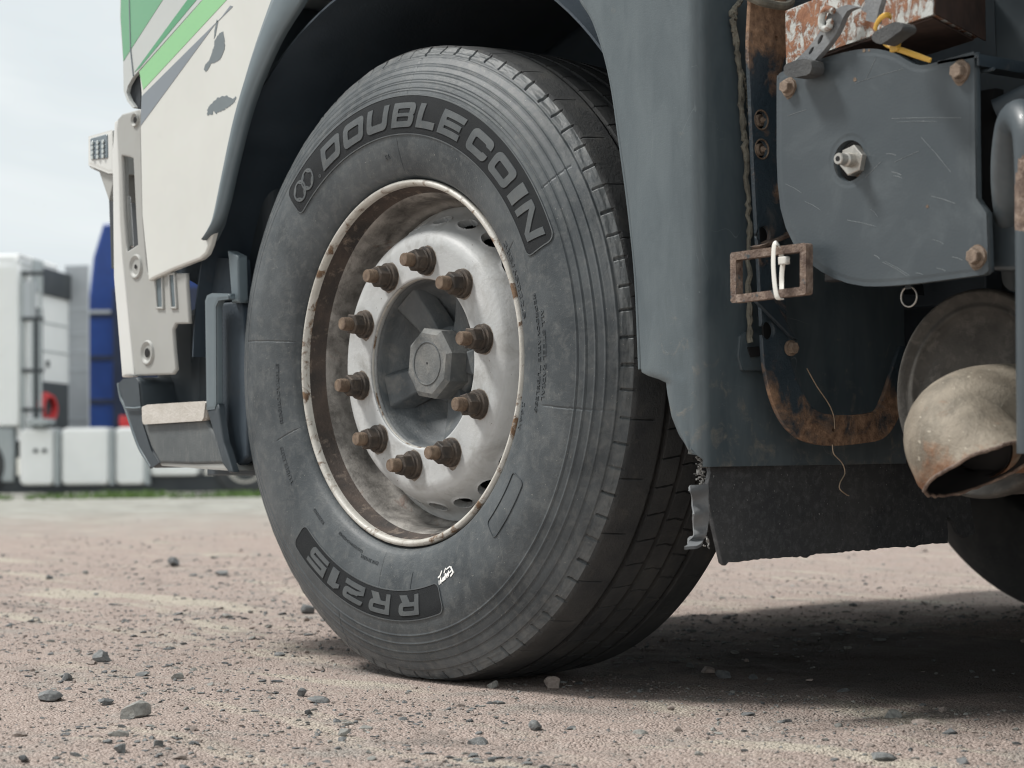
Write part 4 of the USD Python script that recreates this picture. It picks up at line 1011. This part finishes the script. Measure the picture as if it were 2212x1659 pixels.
# ---- rusty white beam across the top
B1, B2 = at(1781, 112, y=.0), at(2016, 31, y=-.082); B3 = at(2132, 54, y=.12)
zb = (B1[2]+B2[2])/2
fp = Polygon([tuple(B1[:2]+(B1[:2]-B2[:2])*.4), tuple(B2[:2]), tuple(B2[:2]+(B3-B2)[:2]*.8), tuple(B1[:2]+(B1-B2)[:2]*.4+(B3-B2)[:2]*.8)])
T_('rusty_beam', plate(fp, frame((0, 0, zb+.075), (1, 0, 0), (0, 1, 0)), .075, .003, .02), 'beam_paint', label='white beam blistered with rust spots')
T_('beam_underside', plate(fp.buffer(-.004), frame((0, 0, zb-.0005), (1, 0, 0), (0, 1, 0)), .003, .0005, .02), 'beam_rust')
dr = (B3-B2)*[1, 1, 0]; dr /= np.linalg.norm(dr); nrm_ = np.array([dr[1], -dr[0], 0]);
pr_ = B2*[1, 1, 0]+[0, 0, zb]+nrm_*.0015+dr*.006
T_('beam_end', plate(sbox(0, .001, .20, .073), frame(pr_+[0, 0, 0], dr, (0, 0, 1)), .002, .0005, .02), 'beam_rust')

# ---- opposite front wheel
OPP = thing('front_wheel', loc=(.02, 2.10, H), parent=TRUCK)
so = split_tyre(False, 256); so.apply_scale([1, -1, 1]); so.invert()
obj('tyre', so, 'tread_rubber', OPP, 40)
ob = revolve(rprof([(.30, .02), (.26, -.0), (.24, .10), (.10, .12), (.001, .12)], .004, 3), 64); ob.apply_scale([1, -1, 1]); ob.invert()
obj('rim_barrel', ob, 'rim_barrel', OPP, 50)

# ------------------------------------------------------------------ things hung on the truck
def rc1(x, y): return ((1920+x/3.456)*.864063, (y/3.456)*.864063)
YS = YCV-.016
def strap_poly(pts): return pside([rc1(*q_) for q_ in pts], YS)
s1 = Polygon(strap_poly([(770, 62), (735, 46), (690, 40), (640, 52), (600, 72), (560, 80), (520, 120), (480, 215), (440, 285), (395, 350), (335, 425), (290, 470), (240, 520), (330, 560), (385, 545), (430, 490), (485, 430), (540, 360), (590, 290), (625, 215), (650, 150), (685, 95), (730, 72)]))
for (cx, cy, rx, ry, an) in ((452, 340, 42, 17, 52), (374, 438, 36, 14, 45)):
    c = at(*rc1(cx, cy), y=YS); k = .0004*.864*1.06
    s1 = s1.difference(affinity.translate(affinity.rotate(affinity.scale(Point(0, 0).buffer(1, 16), rx*.000165, ry*.000165), an, origin=(0, 0)), c[0], c[2]))
st1 = thing('rubber_strap', 'grey rubber tie-down strap with two holes, left one over the grey cover', 'strap')
obj('strap', plate(s1, side(YS), .009, .004, .008), 'strap_rubber', st1, 50)
h1 = Polygon(pside([rc1(*q_) for q_ in ((150, 555), (134, 590), (138, 635), (170, 662), (230, 668), (330, 650), (366, 628), (380, 575), (365, 520), (325, 505), (240, 520))], YS-.016))
obj('strap_end', plate(h1, side(YS-.016), .024, .007, .008, round_=.003), 'strap_end', st1, 50)
obj('hook', tube(smooth_path([at(*rc1(*q_), y=YS-.006) for q_ in ((565, 95), (530, 80), (490, 90), (466, 150), (462, 215), (485, 250), (520, 240), (538, 200), (530, 178))], 5), .0046, 10), 'beam_paint', st1, 60)
s2 = Polygon(strap_poly([(1030, -40), (1040, 20), (1048, 70), (1010, 120), (1040, 140), (1062, 150), (1050, 215), (1150, 240), (1150, 190), (1166, 120), (1185, 60), (1205, -40)]))
s2 = s2.difference(Polygon(strap_poly([(1050, 70), (1085, 80), (1086, 118), (1064, 125)]))) if False else s2
st2 = thing('rubber_strap', 'grey rubber tie-down strap hanging over the rust-spotted white beam, yellow tie through it', 'strap')
obj('strap', plate(s2, side(YS-.045), .009, .004, .008), 'strap_rubber', st2, 50)
h2 = Polygon(pside([rc1(*q_) for q_ in ((1060, 200), (985, 238), (920, 275), (890, 315), (905, 350), (935, 372), (975, 382), (1030, 350), (1110, 290), (1152, 262), (1165, 225), (1140, 195), (1100, 186))], YS-.062))
obj('strap_end', plate(h2, side(YS-.062), .026, .008, .008, round_=.003), 'strap_end', st2, 50)
yt = thing('cable_tie', 'yellow cable tie looped through the right rubber strap above the cover', 'cable tie')
ty = YS-.050
obj('loop', tube(smooth_path([at(*rc1(*q_), y=y_) for q_, y_ in (((925, 255), ty), ((940, 205), ty-.004), ((970, 160), ty-.01), ((1010, 132), ty-.014), ((1045, 132), ty-.008), ((1062, 150), ty))], 6), .0034, 10, flat=(.45, (0, 1, 0))), 'yellow_plastic', yt, 60)
obj('loop', tube(smooth_path([at(*rc1(*q_), y=ty+.02) for q_ in ((1122, 295), (1134, 330), (1132, 380), (1122, 420))], 6), .0024, 8), 'yellow_plastic', yt, 60)
obj('loop', tube(smooth_path([at(*rc1(*q_), y=ty+.02) for q_ in ((998, 370), (1030, 395), (1070, 412), (1095, 425))], 6), .0024, 8), 'yellow_plastic', yt, 60)
obj('tail', tube([at(*rc1(*q_), y=ty+.018) for q_ in ((1085, 415), (1150, 432), (1290, 482), (1405, 522))], [.0032, .0036, .0036, .0030], 8, flat=(.5, (0, 1, 0))), 'yellow_plastic', yt, False)
obj('head', rbox(at(*rc1(1095, 415), y=ty+.017), (.012, .006, .009), .0015), 'yellow_plastic', yt, 30)
wt = thing('cable_tie', 'white cable tie looped round the small rusty rectangular frame', 'cable tie')
def rcf(x, y): return ((1780+x/2.7667)*.864063, (560+y/2.7667)*.864063)
obj('band', tube(smooth_path([at(*rcf(*q_), y=YF_+d_) for q_, d_ in (((462, 150), -.004), ((448, 132), -.012), ((430, 150), -.014), ((424, 260), -.015), ((430, 380), -.015), ((443, 480), -.015), ((458, 516), -.013), ((480, 520), -.006))], 7), .0043, 10, flat=(.30, (0, 1, 0))), 'white_plastic', wt, 50)
obj('band', tube(smooth_path([at(*rcf(*q_), y=YF_+d_) for q_, d_ in (((466, 180), .004), ((482, 225), .006), ((488, 252), .006))], 6), .0042, 10, flat=(.35, (0, 1, 0))), 'white_plastic', wt, 50)
obj('band', tube(smooth_path([at(*rcf(*q_), y=YF_+d_) for q_, d_ in (((492, 262), .006), ((484, 330), .008), ((482, 400), .008), ((482, 465), .004))], 6), .0043, 10, flat=(.30, (0, 1, 0))), 'white_plastic', wt, 50)
obj('head', rbox(at(*rcf(496, 253), y=YF_+.002), (.014, .008, .010), .002), 'white_plastic', wt, 30)
wr = thing('wire', 'thin rusty wire threaded through the bottom of the rusty U bracket', 'wire')
obj('strand', tube(smooth_path([at(*q_, x=XP+.004) for q_ in ((1743, 796), (1765, 835), (1790, 872), (1801, 900), (1803, 926))], 6), .0009, 6), 'wire_steel', wr, 60)
obj('strand', tube(smooth_path([at(*q_, x=XP+.006) for q_ in ((1798, 960), (1801, 980), (1819, 1000), (1825, 1022), (1815, 1042), (1814, 1056), (1828, 1068), (1834, 1071))], 6), .0009, 6), 'wire_steel', wr, 60)

# ------------------------------------------------------------------ far trucks
DF = 33.0
RZ = math.degrees(YAW)-4.0          # rear end turned a little towards us
base = at(48, 1062, d=DF); gz = float(ground_z(base[0], base[1])); base[2] = gz
ft = thing('parked_truck', 'white tractor unit parked far left, seen from behind its cab', 'truck', base, RZ)
def fb(name, c, s, m, parent, r=.02): obj(name, rbox(c, s, r), m, parent, 30)
fb('cab', (-1.15, 1.22, 2.35), (2.2, 2.40, 2.5), 'far_white', ft, .08)
fb('rear_wall', (.02, 1.22, 2.15), (.10, 2.30, 2.55), 'far_white', ft)
fb('roof_fairing', (-.9, 1.22, 3.66), (1.6, 2.2, .22), 'far_white', ft, .08)
fb('roof_gap', (.085, 1.55, 3.40), (.06, 1.6, .42), 'far_dark', ft)
fb('roof_shade', (.085, .55, 3.45), (.05, .5, .50), 'far_grey', ft)
fb('wall_mark', (.085, 1.1, 2.1), (.03, .12, .10), 'far_dark', ft, .01)
fb('side_window', (-1.1, -.01, 2.75), (.9, .03, .7), 'far_dark', ft)
fb('number_plate', (.30, .0, 1.16), (.30, .5, .10), 'far_grey', ft)
fb('side_deflector', (.20, 2.40, 2.30), (.40, .06, 2.95), 'far_silver', ft)
for z in (1.25, 2.05, 2.35, 2.65, 3.05): fb('deflector_rib', (.20, 2.365, z), (.38, .02, .03), 'far_seam', ft, .006)
for (x0, w) in ((.0, .05), (.16, .03), (.28, .04)): fb('frame_post', (x0, .02, 2.15), (w, .05, 2.70), 'far_grey', ft, .01)
for z in (.95, 1.35, 1.95, 2.75, 3.45): fb('frame_bar', (.16, .02, z), (.34, .06, .06), 'far_dark', ft, .01)
fb('corner_dark', (.10, .50, 1.95), (.06, .34, 2.0), 'far_dark', ft)
fb('corner_panel', (.11, .02, 3.05), (.20, .04, .55), 'far_silver', ft)
for z in (2.75, 2.3, 1.7, 1.45): fb('wall_seam', (.075, 1.3, z), (.01, 1.9, .02), 'far_grey', ft, .004)
fb('lower_recess', (.09, 1.35, 1.38), (.10, 1.5, .85), 'far_dark', ft)
th = np.linspace(0, 2*np.pi, 24)
th = np.linspace(0, 2*np.pi, 24)
for k in range(3):
    obj('air_hose', tube(np.c_[np.full(24, .14+.035*k), 0.78+.36*np.cos(th), 1.42+.20*np.sin(th)-.02*k], .028, 8, cap=False), 'far_red', ft, 60)
fb('chassis', (1.9, 1.2, .75), (5.2, .9, .28), 'far_dark', ft)
def side_tank(x0, x1, zc, hh, m):
    q = rr_(0, 0, x1-x0, hh, .09); obj('side_fairing', plate(q, frame((x0, -.02, zc-hh/2), (1, 0, 0), (0, 0, 1)), .55, .07, .1), m, ft, 40)
for k, (x0, x1) in enumerate(((-.05, .50), (.60, 1.36), (1.44, 1.92), (1.98, 2.75))): side_tank(x0, x1, .63, .88 if k < 3 else .62, 'far_white')
for x in (.55, 1.40, 1.95): fb('tank_strap', (x, .05, .62), (.07, .20, .86), 'far_grey', ft, .02)
for px in (.22, .36): obj('drain_cap', disc((px, -.03, .72), (0, -1, 0), .035, .02, 14), 'far_dark', ft, 30)
fb('under_shadow_box', (1.4, .45, .20), (5.2, .7, .26), 'far_dark', ft)  # dark box added as the shadow below the tanks
fb('front_arch', (-.50, .12, .66), (.70, .2, .84), 'far_grey', ft, .1)
fb('arch_mouth', (-.72, .00, .50), (.60, .06, .80), 'far_dark', ft, .08)
def far_wheel(parent, x, y, r=.5):
    w = thing('wheel', loc=(x, y, r), parent=parent)
    obj('tyre', revolve(rprof([(.29, .02), (.33, .05), (.45, .05), (.50, .0), (.50, -.26), (.45, -.30), (.29, -.28)], .03, 4), 48), 'far_rubber', w, 50)
    obj('rim', revolve(rprof([(.30, .03), (.27, .02), (.25, -.07), (.14, -.09), (.13, -.02), (.001, -.02)], .01, 3), 40), 'far_wheel', w, 40)
far_wheel(ft, -.75, .05); far_wheel(ft, 3.45, .05)
fb('tail_light', (2.95, .0, .66), (.20, .2, .22), 'far_blue', ft)
fb('mudguard', (3.45, .30, 1.08), (1.2, .6, .06), 'far_dark', ft)
for (x, z, s_) in ((1.42, 1.14, .26), (1.75, 1.17, .16), (2.0, 1.14, .2)): obj('coupling', tube([(x, .5, z), (x+.2, .5, z+.02)], [s_*.5, s_*.35], 10), 'far_red', ft, 40)
# blue tractor beyond it
base2 = at(186, 1060, d=37.0); base2[2] = float(ground_z(base2[0], base2[1]))
bt = thing('parked_truck', 'dark blue tractor unit parked beyond the white one', 'truck', base2, RZ)
cabp = Polygon([(-.02, .9), (2.6, .9), (2.6, 4.4), (1.2, 4.75), (.30, 4.68), (.12, 4.1), (.03, 3.3), (-.02, 2.2)])
obj('cab', plate(cabp, frame((0, 0, 0), (1, 0, 0), (0, 0, 1)), 2.4, .08, .2), 'far_blue', bt, 40)
fb('rear_wall', (1.5, -.04, 2.2), (2.0, .10, 2.7), 'far_blue_dark', bt)
for z in (1.6, 2.35, 3.1): fb('panel_band', (.35, -.03, z), (.6, .02, .09), 'far_blue_dark', bt, .005)
fb('chrome_strip', (.25, -.04, 3.15), (.4, .02, .06), 'far_silver', bt, .005)
fb('chassis', (1.9, 1.2, .72), (5.0, .9, .35), 'far_dark', bt)
far_wheel(bt, -.6, .05); far_wheel(bt, 3.3, .05)
# pale trailer side beyond, at the left edge
base3 = at(-150, 1060, d=41.0); base3[2] = float(ground_z(base3[0], base3[1]))
tr = thing('parked_truck', 'white cab at the left edge with pale horizontal seams', 'truck', base3, RZ)
fb('cab', (.4, 1.2, 2.35), (2.3, 2.3, 2.6), 'far_white', tr, .08)
for z in (1.5, 2.0, 2.5, 3.0): fb('seam', (.4, .03, z), (2.1, .02, .03), 'far_grey', tr, .006)
far_wheel(tr, -.3, .1)

# ------------------------------------------------------------------ grass tufts along the far edge of the yard
rng = np.random.default_rng(21); bl = []
for k in range(2600):
    px, dd = rng.uniform(-250, 800), rng.uniform(29.0, 32.0)
    dens = meshkit.noise(np.array([[px*.012, dd*.7, 2.0]]), 4)[0]
    if dens < .45: continue
    p = at(px, 1050, d=dd); p[2] = float(ground_z(p[0], p[1])); h = rng.uniform(.03, .10)*(.5+dens); an = rng.uniform(0, 6.28); w = rng.uniform(.012, .03)
    e = np.array([math.cos(an), math.sin(an), 0]); le = np.array([rng.normal(0, .4), rng.normal(0, .4), 1.0])*h
    bl.append(np.array([p-e*w, p+e*w, p+le*.6+e*w*.6, p+le*.6-e*w*.6, p+le]))
V = np.vstack(bl); n = len(bl); o = np.arange(n)[:, None]*5
obj('grass', (V, np.vstack([np.array([[0, 1, 2], [0, 2, 3], [3, 2, 4]])+k for k in range(0, 5*n, 5)])), 'grass_green', smooth=False, label='low green grass along the far edge of the gravel yard', cat='grass', kind='stuff')

# ------------------------------------------------------------------ stones and gravel
def stone_mesh(seed, size, flat_=.6, sub=2, el=1.0):
    rng = np.random.default_rng(seed)
    m = trimesh.creation.icosphere(sub, 1.0); v = np.array(m.vertices)
    # cut by random planes for broken faces
    for k in range(9):
        nn = rng.normal(size=3); nn /= np.linalg.norm(nn); dd = rng.uniform(.38, .80)
        ex = v@nn-dd; v = v-np.outer(np.clip(ex, 0, None), nn)
    v *= 1+.22*(meshkit.fbm(v*1.7+seed*3.1, 3, seed)-.5)[:, None]
    v *= np.array([el, 1, flat_])*size/2
    a = rng.uniform(0, 6.28); R = np.array([[math.cos(a), -math.sin(a), 0], [math.sin(a), math.cos(a), 0], [0, 0, 1]])
    return trimesh.Trimesh(v@R.T, m.faces, process=False)


def put_stone(px, py, wpx, kind='stone_a', flat_=.6, seed=0, label=None, group=None, sub=2, sink=.25, el=1.15):
    p = at(px, py, z=-.0)
    if np.dot(p-CAM, _F) < 0 or np.dot(p-CAM, _F) > 40: return
    for _ in range(3): p = at(px, py, z=float(ground_z(p[0], p[1])))
    dd = np.dot(p-CAM, _F); size = wpx/(FPX*D)*dd
    m = stone_mesh(seed, size, flat_, sub, el); zmin = m.vertices[:, 2].min()
    h = -zmin*2
    m.apply_translation([0, 0, -zmin-h*sink])
    path = numbered('/World/stone')
    x = UsdGeom.Mesh(usdkit.mesh(stage, path, m, M[kind], 14))
    x.AddTranslateOp().Set(Gf.Vec3d(*map(float, p)))
    tag(x.GetPrim(), label, 'stone', group)


named = [
 (290, 1546, 62, 'stone_b', .85, 'largest pale stone with a sharp peak, in the left foreground', 3, .12),
 (262, 1622, 34, 'stone_a', .75, 'small dark angular stone below the large peaked one', 5, .15),
 (650, 1500, 28, 'stone_c', .9, 'dark upright stone of the cluster in front of the tyre, left one', 8, .15),
 (686, 1513, 44, 'stone_a', .45, 'flat grey slab beside the dark upright stone before the tyre', 9, .3),
 (1196, 1482, 42, 'stone_d', .75, 'pinkish pebble on the ground just right of the tyre', 12, .2),
 (1064, 1482, 22, 'stone_b', 1.1, 'small grey stone standing in front of the tyre contact', 14, .1),
 (1905, 1637, 62, 'stone_a', .42, 'broad flat dark stone at the bottom right', 17, .25),
 (2050, 1580, 40, 'stone_c', .5, 'dark flat stone right of the pale sand streaks', 18, .25),
 (1562, 1460, 36, 'stone_c', .7, 'dark stone in the shade under the truck', 19, .2),
 (1158, 1572, 32, 'stone_a', .8, 'grey stone alone below the tyre', 22, .15),
 (228, 1518, 32, 'stone_c', .8, 'dark stone behind the large peaked one', 24, .15),
 (100, 1510, 60, 'stone_a', .5, 'long dark stone at the left edge of the foreground', 26, .2),
 (745, 1585, 34, 'stone_b', .8, 'pale rough stone between the dark slab and the picture bottom', 28, .15),
 (220, 1425, 40, 'stone_a', .8, 'dark blurred stone further back on the left', 31, .15),
 (50, 1640, 26, 'stone_c', .7, 'black pebble in the lower left corner', 33, .15),
 (668, 1322, 34, 'stone_c', .8, 'dark stone lying against the left foot of the tyre', 35, .15),
 (790, 1573, 26, 'stone_b', .6, 'light chip of stone right of the pale rough one', 37, .2),
 (665, 1540, 22, 'stone_c', .8, 'small black stone just below the flat slab', 39, .2),
 (340, 1608, 30, 'stone_a', .7, 'grey stone right below the large peaked one', 41, .2),
 (372, 1220, 30, 'stone_c', .8, 'blurred dark stone on the far pink ground', 43, .1),
 (480, 1240, 34, 'stone_a', .5, 'blurred low stone left of the tyre', 45, .2),
]
for (px, py, w, kd, fl, lab, sd, sk) in named: put_stone(px, py+4, w*1.05, kd, fl, sd, lab, None, 3, sk)
rng = np.random.default_rng(77)
cnt = 0
while cnt < 270:
    dd = 2.25*math.exp(rng.random()*1.75)
    py = 967+.375*4644/dd+rng.normal(0, 6)
    px = rng.uniform(-120, 2330)
    if py < 1120 or py > 1700: continue
    p = at(px, py, z=0)
    cl = meshkit.noise(np.array([[p[0]*2.4, p[1]*2.4, 1.5]]), 6)[0]
    if rng.random() > (.15+1.6*max(0, cl-.40)): continue
    if abs(p[1]-.15) < .2 and abs(p[0]) < .22: continue
    if px > 1150 and rng.random() < .55: continue
    size = min(.028, .0068*math.exp(abs(rng.normal(0, .66))))
    put_stone(px, py, size*FPX*D/dd, rng.choice(['stone_a', 'stone_c', 'stone_b', 'stone_a', 'stone_d']), rng.uniform(.35, .85), 100+cnt, 'small loose stone lying on the pinkish gravel ground', 'small loose stones scattered over the gravel', 2 if size > .012 else 1, rng.uniform(.25, .5))
    cnt += 1
# small dark chips in drifts: too many to count
cp_ = UsdGeom.PointInstancer.Define(stage, '/World/stone_chips')
tag(cp_.GetPrim(), 'small dark grey stone chips in drifts on the gravel', 'stone chips', None, 'stuff')
protos = []
for k in range(6):
    pm = stone_mesh(700+k, 1.0, .5, 1, 1.3); path = f'/World/stone_chips/chip_{k:03d}' if k else '/World/stone_chips/chip'
    usdkit.mesh(stage, path, pm, M[['stone_a', 'stone_c', 'stone_b', 'stone_a', 'stone_c', 'stone_d'][k]], 12); protos.append(Sdf.Path(path))
cp_.CreatePrototypesRel().SetTargets(protos)
rng = np.random.default_rng(15); N = 26000
dd = 1.9*np.exp(rng.random(N)*1.75); ang = YAW+rng.uniform(-.40, .40, N)
gx = CAM[0]-np.sin(ang)*dd; gy = CAM[1]+np.cos(ang)*dd
cl = meshkit.fbm(np.stack([gx*1.7, gy*1.7, 0*gx], -1), 3, 12)+.10*np.clip(ang-YAW, -.1, .2)*5
keep = (rng.random(N) < np.clip((cl-.43)*3.2, .04, .9)) & ~((np.abs(gx) < .14) & (gy > -.03) & (gy < .36))
gx, gy = gx[keep], gy[keep]; n = len(gx)
sz = .0050*np.exp(np.abs(rng.normal(0, .50, n))); qa = rng.uniform(0, math.pi, n)
cp_.CreatePositionsAttr(Vt.Vec3fArray.FromNumpy(np.stack([gx, gy, ground_z(gx, gy)+sz*.08], -1).astype(np.float32)))
cp_.CreateScalesAttr(Vt.Vec3fArray.FromNumpy((sz[:, None]*rng.uniform(.7, 1.3, (n, 3))).astype(np.float32)))
cp_.CreateProtoIndicesAttr(Vt.IntArray.FromNumpy(rng.integers(0, 6, n).astype(np.int32)))
cp_.CreateOrientationsAttr(Vt.QuathArray([Gf.Quath(float(math.cos(a)), 0, 0, float(math.sin(a))) for a in qa]))
# fine gravel: too many to count
gp_ = UsdGeom.PointInstancer.Define(stage, '/World/gravel')
tag(gp_.GetPrim(), 'fine pinkish grey gravel grains strewn over the ground', 'gravel', None, 'stuff')
protos = []
for k in range(8):
    pm = stone_mesh(900+k, 1.0, .62, 1)
    path = f'/World/gravel/grain_{k:03d}' if k else '/World/gravel/grain'
    usdkit.mesh(stage, path, pm, M[['stone_d', 'stone_b', 'stone_d', 'stone_a', 'stone_d', 'stone_b', 'stone_c', 'stone_d'][k]], 25); protos.append(Sdf.Path(path))
gp_.CreatePrototypesRel().SetTargets(protos)
N = 60000; rng = np.random.default_rng(5)
dd = 1.75*np.exp(rng.random(N)*1.55); ang = YAW+rng.uniform(-.40, .40, N)
gx = CAM[0]-np.sin(ang)*dd; gy = CAM[1]+np.cos(ang)*dd
cl = meshkit.noise(np.stack([gx*3, gy*3, 0*gx], -1), 3)
keep = (rng.random(N) < .25+.7*cl) & (np.hypot((gx-.5)*.85, (gy-.85)*1.35) > .75) & ~((np.abs(gx) < .13) & (gy > -.02) & (gy < .36))
gx, gy = gx[keep], gy[keep]; n = len(gx)
sz = .0024*np.exp(np.abs(rng.normal(0, .50, n)))
gz_ = ground_z(gx, gy)+sz*.12
qa = rng.uniform(0, math.pi, n)
gp_.CreatePositionsAttr(Vt.Vec3fArray.FromNumpy(np.stack([gx, gy, gz_], -1).astype(np.float32)))
gp_.CreateScalesAttr(Vt.Vec3fArray.FromNumpy(np.repeat(sz[:, None], 3, 1).astype(np.float32)))
gp_.CreateProtoIndicesAttr(Vt.IntArray.FromNumpy(rng.integers(0, 8, n).astype(np.int32)))
gp_.CreateOrientationsAttr(Vt.QuathArray([Gf.Quath(float(math.cos(a)), 0, 0, float(math.sin(a))) for a in qa]))
